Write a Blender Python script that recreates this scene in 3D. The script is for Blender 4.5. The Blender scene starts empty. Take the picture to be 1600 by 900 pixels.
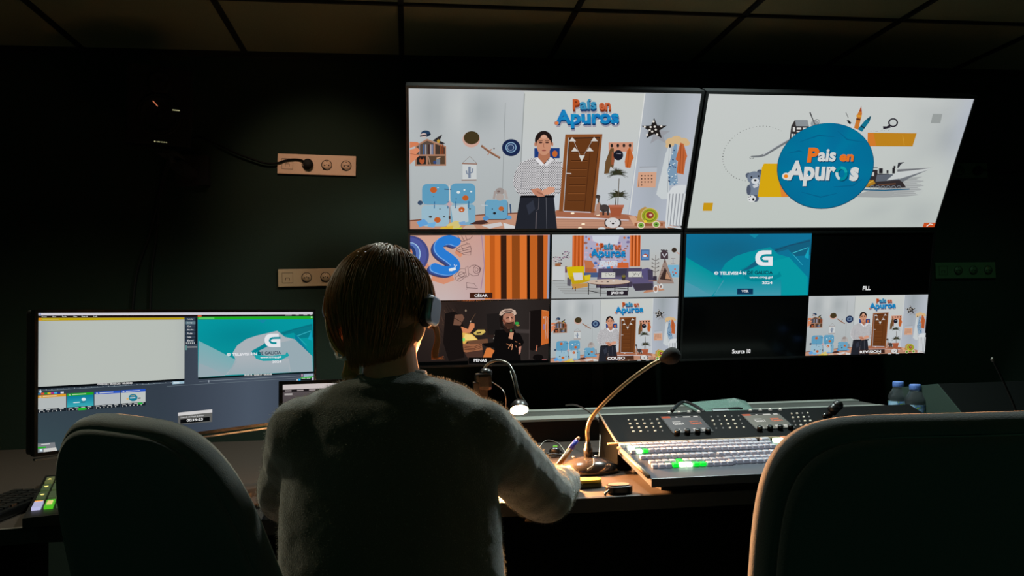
import bpy, math, random
import numpy as np
from mathutils import Vector, Matrix, noise
from mathutils.geometry import tessellate_polygon
random.seed(7)
C = bpy.context.scene.collection
PI = math.pi

# ------------------------------------------------------------------ camera, world, exposure
FOC = 1256.8
def _axes():
    v1 = np.array([634.0-800, 503.8-450, FOC]); s = -0.0191
    a = v1[0]+v1[1]*s; b = -800*v1[0]+v1[1]*(503.8-s*634.0-450)+FOC*FOC
    X = -b/a
    v2 = np.array([X-800, 503.8+s*(X-634.0)-450, FOC])
    y = v1/np.linalg.norm(v1); x = v2/np.linalg.norm(v2); z = np.cross(x, y)
    if z[1] > 0: z = -z
    return x, y, z
AX, AY, AZ = _axes()
CAMZ = 1.2
def ray(u, v):
    d = np.array([u-800, v-450, FOC]); return Vector((float(d@AX), float(d@AY), float(d@AZ)))
def at(u, v, Y=None, Z=None):
    """world point seen at photo position u,v at wall distance Y or height Z"""
    r = ray(u, v); t = Y/r.y if Y is not None else (Z-CAMZ)/r.z
    return Vector((0, 0, CAMZ)) + r*t
cam = bpy.data.cameras.new('camera'); camo = bpy.data.objects.new('camera', cam); C.objects.link(camo)
cam.sensor_width = 36; cam.lens = FOC/1600*36; cam.clip_start = .02
R = Matrix(((AX[0], -AX[1], -AX[2]), (AY[0], -AY[1], -AY[2]), (AZ[0], -AZ[1], -AZ[2])))
camo.matrix_world = Matrix.Translation((0, 0, CAMZ)) @ R.to_4x4()
cam.dof.use_dof = False
bpy.context.scene.camera = camo
w = bpy.data.worlds.new('room_gloom'); bpy.context.scene.world = w; w.use_nodes = True
w.node_tree.nodes['Background'].inputs[0].default_value = (.26, 1.0, .62, 1)
w.node_tree.nodes['Background'].inputs[1].default_value = .036
vs = bpy.context.scene.view_settings
vs.view_transform = 'Standard'; vs.look = 'None'; vs.exposure = 0.0; vs.gamma = 1.0; vs.use_curve_mapping = False
try:
    bpy.context.scene.cycles.use_denoising = True
    bpy.context.scene.cycles.sample_clamp_indirect = 3
    bpy.context.scene.cycles.max_bounces = 8
except Exception: pass

# added unseen ceiling spots brightening person, desk and wall sockets; fittings follow below
SPOTS = [(-1.30, 2.22, 52, (1, .92, .64), None), (.25, 2.76, 115, (.92, 1, .90), None), (1.25, 2.74, 135, (.84, 1, .98), None), (2.5, 2.60, 12, (.5, 1, .7), None), (-.40, 2.78, 26, (1, .70, .50), (-.36, 3.65, 1.72))]
for sx_, sy_, sp_, sc__, aim_ in SPOTS:
    l_ = bpy.data.lights.new('added_downlight', 'SPOT'); l_.energy = sp_; l_.color = sc__; l_.spot_size = math.radians(130); l_.spot_blend = .7; l_.shadow_soft_size = .06
    lo_ = bpy.data.objects.new('added_downlight', l_); C.objects.link(lo_); lo_.location = (sx_, sy_, 2.385)
    if aim_: l_.spot_size = math.radians(62); l_.spot_blend = 1; lo_.rotation_euler = (Vector(aim_)-lo_.location).to_track_quat('-Z', 'Y').to_euler()

# ------------------------------------------------------------------ helpers
def s2l(c):
    c = c/255.0
    return c/12.92 if c <= .04045 else ((c+.055)/1.055)**2.4
def rgb(c): return tuple(s2l(x) for x in c[:3]) + (1.0,)
def mat(name, col, rough=.5, metal=0, spec=.5, sheen=0, noise_amt=0, scale=60, bump=0, emit=None, es=0, trans=0, coat=0, ior=1.45, srough=.5):
    m = bpy.data.materials.new(name); m.use_nodes = True; nt = m.node_tree; b = nt.nodes['Principled BSDF']
    b.inputs['Base Color'].default_value = rgb(col); b.inputs['Roughness'].default_value = rough
    b.inputs['Metallic'].default_value = metal; b.inputs['Specular IOR Level'].default_value = spec
    b.inputs['Sheen Weight'].default_value = sheen; b.inputs['Sheen Roughness'].default_value = srough
    b.inputs['Transmission Weight'].default_value = trans; b.inputs['Coat Weight'].default_value = coat; b.inputs['IOR'].default_value = ior
    if emit: b.inputs['Emission Color'].default_value = rgb(emit); b.inputs['Emission Strength'].default_value = es
    if noise_amt or bump:
        tc = nt.nodes.new('ShaderNodeTexCoord'); n = nt.nodes.new('ShaderNodeTexNoise'); n.inputs['Scale'].default_value = scale; n.inputs['Detail'].default_value = 5
        nt.links.new(tc.outputs['Object'], n.inputs['Vector'])
        if noise_amt:
            mx = nt.nodes.new('ShaderNodeMix'); mx.data_type = 'RGBA'
            a = rgb(col); mx.inputs[6].default_value = tuple(x*(1-noise_amt) for x in a[:3])+(1,); mx.inputs[7].default_value = tuple(min(1, x*(1+noise_amt)) for x in a[:3])+(1,)
            nt.links.new(n.outputs['Fac'], mx.inputs[0]); nt.links.new(mx.outputs[2], b.inputs['Base Color'])
        if bump:
            bp = nt.nodes.new('ShaderNodeBump'); bp.inputs['Strength'].default_value = bump; bp.inputs['Distance'].default_value = .002
            nt.links.new(n.outputs['Fac'], bp.inputs['Height']); nt.links.new(bp.outputs['Normal'], b.inputs['Normal'])
    return m
WM = {}
def wmat(o): return WM.get(o.name, Matrix())
def tag(o, label=None, cat=None, group=None, kind=None):
    if label: o['label'] = label
    if cat: o['category'] = cat
    if group: o['group'] = group
    if kind: o['kind'] = kind
    return o
def thing(name, label, cat, loc=(0, 0, 0), M=None, group=None):
    o = bpy.data.objects.new(name, None); C.objects.link(o); o.empty_display_size = .05
    M = M if M is not None else Matrix.Translation(loc)
    o.matrix_world = M; WM[o.name] = M.copy()
    return tag(o, label, cat, group)
class MB:
    def __init__(s): s.v = []; s.f = []; s.sm = []
    def add(s, vs_, fs, M=None, smooth=False):
        o = len(s.v)
        s.v += [tuple(M @ Vector(p)) if M is not None else tuple(p) for p in vs_]
        s.f += [tuple(i+o for i in f) for f in fs]; s.sm += [smooth]*len(fs); return s
    def box(s, c, d, M=None, bev=0):
        x, y, z = (q/2 for q in d); T = Matrix.Translation(c); T = (M @ T) if M is not None else T
        if not bev:
            vv = [(a, b, e) for a in (-x, x) for b in (-y, y) for e in (-z, z)]
            return s.add(vv, [(0, 1, 3, 2), (4, 6, 7, 5), (0, 4, 5, 1), (2, 3, 7, 6), (0, 2, 6, 4), (1, 5, 7, 3)], T)
        import bmesh
        bm = bmesh.new(); bmesh.ops.create_cube(bm, size=1)
        for q in bm.verts: q.co = Vector((q.co.x*d[0], q.co.y*d[1], q.co.z*d[2]))
        bmesh.ops.bevel(bm, geom=bm.edges[:], offset=bev, segments=2, affect='EDGES', profile=.7)
        bm.verts.index_update(); s.add([tuple(q.co) for q in bm.verts], [[q.index for q in f.verts] for f in bm.faces], T); bm.free(); return s
    def loft(s, rings, cap=True, closed=True, M=None):
        n = len(rings[0]); vv = [p for r in rings for p in r]; ff = []
        for i in range(len(rings)-1):
            for j in range(n if closed else n-1):
                k = (j+1) % n; ff.append((i*n+j, i*n+k, (i+1)*n+k, (i+1)*n+j))
        if cap: ff.append(tuple(range(n))[::-1]); ff.append(tuple((len(rings)-1)*n+j for j in range(n)))
        return s.add(vv, ff, M, True)
    def tube(s, pts, r, n=10, M=None, flat=1.0, up=None):
        pts = [Vector(p) for p in pts]; rs = r if isinstance(r, (list, tuple)) else [r]*len(pts)
        rings = []; pu = None
        for i, p in enumerate(pts):
            t = (pts[min(i+1, len(pts)-1)]-pts[max(i-1, 0)]).normalized()
            if pu is None:
                a = Vector(up) if up else (Vector((0, 0, 1)) if abs(t.z) < .9 else Vector((1, 0, 0)))
                pu = (a-t*a.dot(t)).normalized()
            else: pu = (pu-t*pu.dot(t)).normalized()
            q = t.cross(pu)
            rings.append([p+(pu*math.cos(2*PI*j/n)*flat+q*math.sin(2*PI*j/n))*rs[i] for j in range(n)])
        return s.loft(rings, M=M)
    def lathe(s, prof, n=32, M=None, cap=True):
        rings = [[(r*math.cos(2*PI*j/n), r*math.sin(2*PI*j/n), z) for j in range(n)] for r, z in prof]
        return s.loft(rings, cap=cap, M=M)
    def prism(s, poly, z0, z1, M=None):
        n = len(poly); vv = [(x, y, z0) for x, y in poly]+[(x, y, z1) for x, y in poly]
        ff = [(j, (j+1) % n, n+(j+1) % n, n+j) for j in range(n)]+[tuple(range(n))[::-1], tuple(range(n, 2*n))]
        return s.add(vv, ff, M)
    def ellipsoid(s, c, r, M=None, n=20, m=12):
        rings = []
        for i in range(m+1):
            a = -PI/2+PI*i/m; k = max(math.cos(a), .02)
            rings.append([(c[0]+r[0]*k*math.cos(2*PI*j/n), c[1]+r[1]*k*math.sin(2*PI*j/n), c[2]+r[2]*math.sin(a)) for j in range(n)])
        return s.loft(rings, M=M)
    def build(s, name, m, parent=None, world=False, bevel=0, mods=None):
        me = bpy.data.meshes.new(name); V = s.v
        if parent is not None and world:
            I = wmat(parent).inverted(); V = [tuple(I @ Vector(p)) for p in V]
        me.from_pydata(V, [], s.f); me.update()
        me.polygons.foreach_set('use_smooth', s.sm); me.materials.append(m)
        o = bpy.data.objects.new(name, me); C.objects.link(o)
        if parent is not None: o.parent = parent; WM[o.name] = wmat(parent)
        if bevel:
            b = o.modifiers.new('b', 'BEVEL'); b.width = bevel; b.segments = 2; b.limit_method = 'ANGLE'
        return o
def smooth_path(P, k=6):
    P = [Vector(p) for p in P]; out = []
    for i in range(len(P)-1):
        a, b, c, d = P[max(i-1, 0)], P[i], P[i+1], P[min(i+2, len(P)-1)]
        for j in range(k):
            t = j/k; out.append(.5*((2*b)+(c-a)*t+(2*a-5*b+4*c-d)*t*t+(3*b-a-3*c+d)*t**3))
    out.append(P[-1]); return out
def rrect(w, h, r, n=5):
    P = []
    for cx, cy, a0 in ((w/2-r, h/2-r, 0), (-w/2+r, h/2-r, 90), (-w/2+r, -h/2+r, 180), (w/2-r, -h/2+r, 270)):
        for i in range(n+1):
            a = math.radians(a0+90*i/n); P.append((cx+r*math.cos(a), cy+r*math.sin(a)))
    return P
def frame(o, x, y, z):
    return Matrix(((x.x, y.x, z.x, o.x), (x.y, y.y, z.y, o.y), (x.z, y.z, z.z, o.z), (0, 0, 0, 1)))
def axis_to(p, d, roll=0):
    """matrix at p whose local z runs along d"""
    d = Vector(d).normalized(); q = Vector((0, 0, 1)).rotation_difference(d)
    return Matrix.Translation(p) @ q.to_matrix().to_4x4() @ Matrix.Rotation(roll, 4, 'Z')

M = {}
M['wall'] = mat('wall_fabric', (13, 31, 21), .95, noise_amt=.25, scale=180, bump=.3)
M['ceil'] = mat('ceiling_tile', (128, 128, 96), .95, noise_amt=.2, scale=260, bump=.4)
M['rail'] = mat('ceiling_rail', (8, 9, 8), .8)
M['floor'] = mat('floor_carpet', (22, 24, 24), .95, noise_amt=.3, scale=200, bump=.4)
M['black'] = mat('black_plastic', (9, 10, 10), .45, noise_amt=.1)
M['black_satin'] = mat('black_satin', (9, 10, 10), .35, coat=.2)
M['matte'] = mat('matte_black', (10, 11, 11), .8)
M['screen'] = mat('screen_glass', (3, 4, 4), .12, spec=.35)
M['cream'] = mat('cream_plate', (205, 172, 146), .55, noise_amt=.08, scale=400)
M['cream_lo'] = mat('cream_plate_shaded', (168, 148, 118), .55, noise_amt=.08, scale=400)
M['green_plate'] = mat('plate_shaded_green', (66, 92, 62), .6, noise_amt=.3, scale=500)  # dim greenish light on the right-hand plates put into their colour
M['hole'] = mat('socket_hole', (18, 14, 12), .8)
M['socket'] = mat('socket_insert', (190, 172, 150), .4)
M['desk'] = mat('desk_laminate', (50, 43, 38), .5, noise_amt=.1, scale=90)
M['desk_side'] = mat('desk_edge', (30, 34, 34), .5)
M['alu'] = mat('aluminium', (150, 155, 155), .38, metal=.9)
M['steel'] = mat('brushed_steel', (120, 118, 112), .3, metal=1)
M['fabric'] = mat('chair_fabric', (84, 94, 94), .8, sheen=.7, srough=.4, noise_amt=.2, scale=500, bump=.3)
M['sweater'] = mat('sweater_wool', (84, 88, 78), .95, sheen=1.0, srough=.45, noise_amt=.2, scale=420, bump=.8)
M['spk'] = mat('speaker_black', (5, 5, 5), .7, spec=.2)
M['skin'] = mat('skin', (214, 158, 128), .5, spec=.4, noise_amt=.05, scale=90)
M['jeans'] = mat('denim', (34, 40, 54), .9, noise_amt=.2, scale=300)
M['hair'] = mat('hair_brown', (166, 124, 70), .42, spec=.6, noise_amt=.3, scale=150)
nt = M['hair'].node_tree; _t = nt.nodes.new('ShaderNodeBsdfTranslucent'); _t.inputs[0].default_value = rgb((214, 160, 84)); _m = nt.nodes.new('ShaderNodeMixShader'); _m.inputs[0].default_value = .4
nt.links.new(nt.nodes['Principled BSDF'].outputs[0], _m.inputs[1]); nt.links.new(_t.outputs[0], _m.inputs[2]); nt.links.new(_m.outputs[0], nt.nodes['Material Output'].inputs['Surface'])
M['lock'] = mat('hair_lock_lit', (206, 164, 84), .4, noise_amt=.3, scale=150)  # hair colour lightened to the gold that light gives this lock
M['shoe'] = mat('shoe', (40, 40, 40), .7)

# ------------------------------------------------------------------ room shell
def struct(name, mb, m, **k):
    o = mb.build(name, m, **k); o['kind'] = 'structure'; return o
XL, XR, YN, YW, ZC_ = -2.6, 4.2, -1.0, 3.65, 2.41
struct('floor', MB().box(((XL+XR)/2, (YN+YW)/2, -.05), (XR-XL+.4, YW-YN+.2, .1)), M['floor'])
struct('ceiling', MB().box(((XL+XR)/2, (YN+YW)/2, ZC_+.05), (XR-XL+.4, YW-YN+.2, .1)), M['ceil'])
struct('wall_back', MB().box(((XL+XR)/2, YW+.05, 1.2), (XR-XL+.4, .1, 2.6)), M['wall'])
struct('wall_left', MB().box((XL-.05, (YN+YW)/2, 1.2), (.1, YW-YN, 2.6)), M['wall'])
struct('wall_right', MB().box((XR+.05, (YN+YW)/2, 1.2), (.1, YW-YN, 2.6)), M['wall'])
xs = [at(u, v, Z=ZC_).x for u, v in ((48, 6), (335, 0), (626, 0), (908, 0), (1187, 0), (1456, 0))]
xs += [xs[-1]+.68, xs[-1]+1.36, xs[0]-.68]
for i, x in enumerate(sorted(xs)):
    struct('trim_%d' % (i+1), MB().box((x, (YN+YW)/2, ZC_-.004), (.022, YW-YN, .012)), M['rail'])
for j in range(6):
    y = at(900, 13.5, Z=ZC_).y - .6*j
    if y < YN: break
    struct('trim_%d' % (20+j), MB().box(((XL+XR)/2, y, ZC_-.005), (XR-XL, .016, .010)), M['rail'])
struct('trim_30', MB().box(((XL+XR)/2, YW-.012, ZC_-.012), (XR-XL, .024, .024)), M['rail'])
struct('baseboard_back', MB().box(((XL+XR)/2, YW-.008, .05), (XR-XL, .016, .1)), M['matte'])

# ------------------------------------------------------------------ flat pictures shown on screens
def picmat():
    m = bpy.data.materials.new('screen_image'); m.use_nodes = True; nt = m.node_tree; nt.nodes.clear()
    o = nt.nodes.new('ShaderNodeOutputMaterial'); e = nt.nodes.new('ShaderNodeEmission'); a = nt.nodes.new('ShaderNodeAttribute'); a.attribute_name = 'col'
    nt.links.new(a.outputs['Color'], e.inputs['Color']); nt.links.new(e.outputs[0], o.inputs['Surface'])
    e.inputs['Strength'].default_value = 1.0
    return m
M['pic'] = picmat()
def homog(src):
    """photo corners TL,TR,BR,BL -> unit square (s right, t up)"""
    dst = [(0, 1), (1, 1), (1, 0), (0, 0)]; A = []; b = []
    for (u, v), (x, y) in zip(src, dst):
        A.append([u, v, 1, 0, 0, 0, -u*x, -v*x]); b.append(x)
        A.append([0, 0, 0, u, v, 1, -u*y, -v*y]); b.append(y)
    h = np.linalg.solve(np.array(A, float), np.array(b, float)); return np.append(h, 1).reshape(3, 3)
_tc = {}
def text_geo(txt, bold):
    k = (txt, bold)
    if k in _tc: return _tc[k]
    cu = bpy.data.curves.new('t', 'FONT'); cu.body = txt; cu.size = 1; cu.resolution_u = 3; cu.offset = bold
    o = bpy.data.objects.new('t', cu); C.objects.link(o); dg = bpy.context.evaluated_depsgraph_get()
    me = o.evaluated_get(dg).to_mesh(); V = [(v.co.x, v.co.y) for v in me.vertices]; F = [tuple(p.vertices) for p in me.polygons]
    o.evaluated_get(dg).to_mesh_clear(); bpy.data.objects.remove(o); bpy.data.curves.remove(cu)
    x0 = min(p[0] for p in V); x1 = max(p[0] for p in V); y0 = min(p[1] for p in V); y1 = max(p[1] for p in V)
    V = [((x-x0)/(x1-x0), (y-y0)/(y1-y0)) for x, y in V]; _tc[k] = (V, F); return _tc[k]
class Pic:
    EPS = 1.2e-5
    def __init__(s, corners): s.H = homog(corners); s.V = []; s.F = []; s.K = []; s.k = 0
    def m(s, p):
        q = s.H @ np.array([p[0], p[1], 1.0]); return (q[0]/q[2], q[1]/q[2])
    def _add(s, P, F, col):
        o = len(s.V); z = s.k*s.EPS
        for i, p in enumerate(P): s.V.append((p[0], p[1], z)); s.K.append(rgb(col[i]) if isinstance(col[0], (tuple, list)) else rgb(col))
        s.F += [tuple(i+o for i in f) for f in F]
    def poly(s, pts, col, mp=True):
        P = [s.m(p) for p in pts] if mp else pts
        P = [(min(max(a, 0), 1), min(max(b, 0), 1)) for a, b in P]
        s.k += 1; T = tessellate_polygon([[Vector((a, b, 0)) for a, b in P]]); s._add(P, T, col)
    def rect(s, x0, y0, x1, y1, col): s.poly([(x0, y0), (x1, y0), (x1, y1), (x0, y1)], col)
    def ell(s, cx, cy, rx, ry, col, n=28, rot=0):
        c, d = math.cos(rot), math.sin(rot)
        s.poly([(cx+rx*math.cos(a)*c-ry*math.sin(a)*d, cy+rx*math.cos(a)*d+ry*math.sin(a)*c) for a in (2*PI*i/n for i in range(n))], col)
    def ring(s, cx, cy, rx, ry, w, col, a0=0, a1=360, n=30):
        s.line([(cx+rx*math.cos(math.radians(a0+(a1-a0)*i/n)), cy+ry*math.sin(math.radians(a0+(a1-a0)*i/n))) for i in range(n+1)], w, col)
    def line(s, pts, w, col):
        s.k += 1; L = []; Rr = []
        for i, p in enumerate(pts):
            a = pts[max(i-1, 0)]; b = pts[min(i+1, len(pts)-1)]; dx, dy = b[0]-a[0], b[1]-a[1]; l = math.hypot(dx, dy) or 1
            ww = w[i] if isinstance(w, (list, tuple)) else w
            nx, ny = -dy/l*ww/2, dx/l*ww/2; L.append(s.m((p[0]+nx, p[1]+ny))); Rr.append(s.m((p[0]-nx, p[1]-ny)))
        cl = lambda q: (min(max(q[0], 0), 1), min(max(q[1], 0), 1))
        P = [cl(q) for q in L+Rr]; n = len(pts)
        s._add(P, [(i, i+1, n+i+1, n+i) for i in range(n-1)], col)
    def rr(s, x0, y0, x1, y1, r, col, n=4):
        s.poly([((x0+x1)/2+a, (y0+y1)/2+b) for a, b in rrect(x1-x0, y1-y0, r, n)], col)
    def grid(s, fn, nx=24, ny=14):
        """smooth background, fn(s,t)->colour"""
        s.k += 1; P = [(i/nx, j/ny) for j in range(ny+1) for i in range(nx+1)]
        s._add(P, [(j*(nx+1)+i, j*(nx+1)+i+1, (j+1)*(nx+1)+i+1, (j+1)*(nx+1)+i) for j in range(ny) for i in range(nx)], [fn(*p) for p in P])
    def patch(s, quad, fn, nx=10, ny=8):
        """smooth quad TL,TR,BR,BL with fn(s,t)"""
        s.k += 1; P = []; K = []
        for j in range(ny+1):
            for i in range(nx+1):
                a, b = i/nx, j/ny
                top = [quad[0][q]*(1-a)+quad[1][q]*a for q in (0, 1)]; bot = [quad[3][q]*(1-a)+quad[2][q]*a for q in (0, 1)]
                x, y = s.m((top[0]*(1-b)+bot[0]*b, top[1]*(1-b)+bot[1]*b)); P.append((min(max(x, 0), 1), min(max(y, 0), 1))); K.append(fn(a, b))
        s._add(P, [(j*(nx+1)+i, j*(nx+1)+i+1, (j+1)*(nx+1)+i+1, (j+1)*(nx+1)+i) for j in range(ny) for i in range(nx)], K)
    def text(s, txt, x0, y0, x1, y1, col, bold=.0, slope=0, skew=0):
        """text stretched to the box (top y0, bottom y1); slope = drop per px"""
        s.k += 1; V, F = text_geo(txt, bold); P = []
        for a, b in V:
            x = x0+(x1-x0)*a+skew*(y1-y0)*b; y = y1+(y0-y1)*b+slope*(x-x0); p = s.m((x, y)); P.append((min(max(p[0], 0), 1), min(max(p[1], 0), 1)))
        s._add(P, F, col)
    def build(s, name, parent, x, y, w, h, z=.0008, label=None):
        """window of w by h metres with its lower left corner at x,y in the parent's frame (x right, y up, z out)"""
        me = bpy.data.meshes.new(name); me.from_pydata([(x+a*w, y+b*h, z+c) for a, b, c in s.V], [], s.F); me.update()
        at_ = me.attributes.new('col', 'FLOAT_COLOR', 'POINT'); at_.data.foreach_set('color', [q for k in s.K for q in k])
        me.materials.append(M['pic']); o = bpy.data.objects.new(name, me); C.objects.link(o); o.parent = parent; WM[o.name] = wmat(parent)
        if label: o['label'] = label
        return o
def lerp(a, b, t):
    t = max(0, min(1, t)); return tuple(x+(y-x)*t for x, y in zip(a, b))
def inpoly(x, y, P):
    r = False; j = len(P)-1
    for i in range(len(P)):
        if (P[i][1] > y) != (P[j][1] > y) and x < (P[j][0]-P[i][0])*(y-P[i][1])/(P[j][1]-P[i][1])+P[i][0]: r = not r
        j = i
    return r
rnd = random.Random(3)
MAIN = [(638.5, 135.5), (1095, 148.5), (1062, 357), (640, 356)]
def logo3d(p, x0, y0, sc, plain=False):
    """wall logo, x0,y0 = upper left of the lettering in photo space of the big picture"""
    T = lambda t, a, b, c, d, col, **k: p.text(t, x0+a*sc, y0+b*sc, x0+c*sc, y0+d*sc, col, **k)
    for dx, dy, dk in ((1.2, 5, (150, 146, 158)), (.5, 2.2, (12, 52, 98))):
        for t, a, b, c, d in (('P', 30, 1, 41, 17), ('aís', 41, 0, 67, 17), ('en', 71, 6, 89, 18), ('Apuros', 3, 16, 102, 45)):
            col = dk if dk[2] > 120 or t not in ('P', 'en') else (120, 48, 20)
            T(t, a+dx, b+dy, c+dx, d+dy, col, bold=.04)
    T('P', 30, 0, 41, 16, (186, 84, 38), bold=.035); T('aís', 41, 0, 67, 16, (58, 140, 178), bold=.03); T('en', 71, 6, 89, 17, (190, 96, 60), bold=.03)
    T('Apuros', 3, 16, 102, 45, [lerp((28, 150, 190), (24, 98, 178), (i*37 % 100)/100) for i in range(len(text_geo('Apuros', .045)[0]))], bold=.045)
    p.ell(x0+5*sc, y0+37*sc, 3.6*sc, 3.2*sc, (170, 120, 110)); p.ell(x0+5*sc, y0+37*sc, 2.2*sc, 2*sc, (225, 120, 50))
    for a, b in ((33, 34), (46, 38), (72, 33), (97, 39)): p.ell(x0+a*sc, y0+b*sc, 1.6*sc, 1.3*sc, (215, 225, 230), n=10)
def studio(label=None, fl=False):
    p = Pic(MAIN)
    def bg(s, t):
        c = lerp((168, 175, 176), (186, 190, 192), t); 
        b = sum(math.exp(-(((s-a)/.05)**2+((t-.93)/.16)**2)) for a in (.12, .27)) 
        c = lerp(c, (140, 148, 150), .45*math.exp(-(((s-.08)/.05)**2+((t-.85)/.2)**2))+.5*math.exp(-(((s-.24)/.06)**2+((t-.86)/.14)**2)))
        return lerp(c, (205, 208, 206), .5*math.exp(-(((s-.16)/.04)**2+((t-.86)/.15)**2)))
    p.grid(bg, 30, 16)
    p.line([(790, 160), (788, 215), (785, 300)], .8, (140, 145, 146))
    p.patch([(820, 143), (1007, 148), (982, 337), (812, 337)], lambda a, b: lerp((196, 199, 194), (186, 192, 198), b))
    p.patch([(1007, 147), (1094, 149), (1062, 356), (980, 340)], lambda a, b: lerp(lerp((150, 158, 162), (176, 182, 190), abs(a-.4)*2), (178, 184, 200), b*.6))
    p.line([(820, 146), (814, 250), (812, 334)], 1.4, (150, 155, 155)); p.line([(1007.5, 147), (983, 336)], 1.6, (214, 216, 214))
    # floor
    p.patch([(640, 344), (756, 335), (872, 329), (872, 358)], lambda a, b: (186, 134, 108), 2, 2)
    p.poly([(640, 344), (756, 335), (812, 332), (982, 336), (1062, 352), (1062, 358), (640, 357)], (188, 140, 116))
    p.line([(640, 343), (756, 334.5), (812, 332)], 1.8, (120, 66, 40))
    p.poly([(869, 328), (930, 330), (982, 336), (1010, 344), (980, 344), (869, 338)], (160, 100, 74))
    p.line([(869, 339.5), (925, 341), (982, 345)], 2.2, (205, 196, 200))
    for k in range(6): p.line([(869, 343+k*2.6), (1040, 346+k*2.0)], .5, (150, 104, 84))
    for a, b in ((901, 326), (894.5, 333), (911, 350), (934, 336), (906, 356)): p.ell(a, b, 3, 1.3, (255, 236, 205), n=12)
    # dolls' house shelf
    p.poly([(649, 225.5), (667, 215), (697, 227), (697, 257.5), (648, 257.5)], (164, 120, 96))
    p.poly([(651, 227), (667, 218), (677.5, 222), (677.5, 239.5), (650.5, 239.5)], (88, 72, 62)); p.poly([(680, 223), (695, 228.5), (695, 239.5), (680, 239.5)], (66, 52, 44))
    p.rect(650.5, 242, 665.5, 255, (34, 34, 34)); p.rect(668.5, 242, 695, 255, (84, 64, 48))
    for x, c in ((661, (66, 96, 140)), (664, (150, 150, 160)), (672, (170, 160, 165)), (674.5, (120, 130, 160)), (669, (60, 40, 40)), (688, (160, 80, 40)), (691, (130, 60, 30)), (654, (130, 120, 130))): p.rect(x, 224, x+2, 239.5, c)
    p.ell(659, 249, 4, 5.5, (168, 82, 46)); p.ell(659, 245.5, 2.6, 2.2, (40, 26, 24), n=10); p.rect(681, 247, 687.5, 255, (110, 120, 134)); p.ell(679, 252, 2.5, 2.6, (50, 70, 120)); p.line([(669, 243), (672, 255)], 1, (180, 150, 130)); p.line([(682, 246), (688, 244)], 2, (190, 150, 120))
    p.ell(665, 207, 7.5, 5.2, (36, 60, 88)); p.ell(662, 209.5, 5, 3.4, (196, 176, 170)); p.line([(656, 211), (673, 208)], 2, (28, 34, 48)); p.poly([(676, 218), (683, 213), (691, 208.5), (687, 218), (696, 223), (690, 224)], (44, 40, 42)); p.ell(685, 219, 2.4, 3, (190, 150, 60))
    p.poly([(640, 219.5), (652, 220), (655, 222.5), (650, 226), (640, 229.5)], (206, 122, 84)); p.poly([(640, 232), (652, 229), (656, 233), (650, 239), (655, 241), (649, 247), (645, 250), (640, 255)], (212, 134, 98)); p.line([(640, 238), (651, 240)], .7, (150, 84, 60))
    # wall basket, plane, hat
    p.ell(736.5, 216.5, 13.6, 12.6, (200, 160, 146)); p.ell(737, 214, 12.3, 10.3, (66, 54, 32))
    p.line([(752, 226.5), (766, 237), (781.5, 246)], 3.4, (128, 92, 72)); p.line([(754, 227), (781, 245)], .8, (186, 140, 116)); p.line([(762, 241), (768, 232)], 1.4, (170, 120, 96)); p.ell(772, 231, 1.4, 1.2, (110, 100, 100), n=8)
    p.ell(798.8, 230, 14.4, 13.4, (26, 38, 74)); p.ell(798.5, 229.5, 8.6, 8.2, (140, 175, 200)); p.ell(798.5, 229.5, 7.2, 6.8, (34, 54, 96)); p.ell(798, 229.7, 5.2, 4.9, (150, 170, 195)); p.ell(798, 229.7, 4.4, 4.1, (44, 62, 96))
    # cactus hanging
    p.line([(722, 254), (734, 243), (745, 254)], .6, (120, 100, 90)); p.rect(722.5, 255, 744.5, 279, (198, 202, 202)); p.line([(722, 254.3), (745.5, 255)], 1.5, (140, 96, 76)); p.line([(721, 280), (744.5, 280)], 1.5, (128, 86, 66))
    p.line([(733.5, 277), (733.5, 259)], 4, (118, 130, 150)); p.line([(728.5, 265), (729.5, 270), (733, 271)], 2, (118, 130, 150)); p.line([(738.5, 262), (738, 268), (734, 269)], 2, (118, 130, 150))
    # blue play boxes
    B = (92, 152, 184)
    p.rr(703.5, 318, 742.5, 350, 6, (120, 165, 188)); p.rr(658, 319, 701, 352, 7, (150, 182, 198)); p.poly([(704, 320), (730, 318), (732, 345), (708, 350)], (178, 192, 198))
    p.rr(659, 285.5, 701, 318, 8, B); p.rr(703.5, 285, 742.5, 317, 8, B)
    for a, b, r in ((677, 295, 5.5), (727, 308, 5), (721, 326, 4.8), (683, 342, 5.2)): p.ell(a, b, r, r*.86, (186, 92, 40))
    for a, b, r in ((716, 299, 2.8), (725.5, 295.5, 1.6), (736, 298, 1.7), (684, 291.5, 1.2), (721, 327, 1.4)): p.ell(a, b, r, r*.8, (215, 222, 222), n=10)
    for a, b, r in ((672, 337, 2.6), (693.5, 337, 1.5), (712.5, 309, 1.1), (677, 305.5, 1), (727, 297, .8), (687, 325, 1.2), (734, 325, 1.4)): p.ell(a, b, r, r*.7, (60, 62, 60), n=10)
    for a in (678.5, 700, 712, 732.5): p.line([(a, 313), (a-.5, 324)], 1.4, (40, 96, 140))
    p.line([(694, 294), (705, 294.5)], 1.6, (60, 80, 110)); p.ell(656, 315, 4.2, 3.6, (56, 74, 100), n=12); p.line([(658, 317), (700, 318.5)], .8, (120, 150, 175)); p.poly([(698, 318), (702, 312), (706, 318), (702, 323)], (190, 160, 165)); p.line([(702, 288), (702.5, 312)], 1.0, (200, 206, 206)); p.line([(702.3, 322), (702, 345)], 1.6, (150, 140, 140)); p.rect(700.5, 336, 703.5, 340.5, (80, 50, 40))
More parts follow.
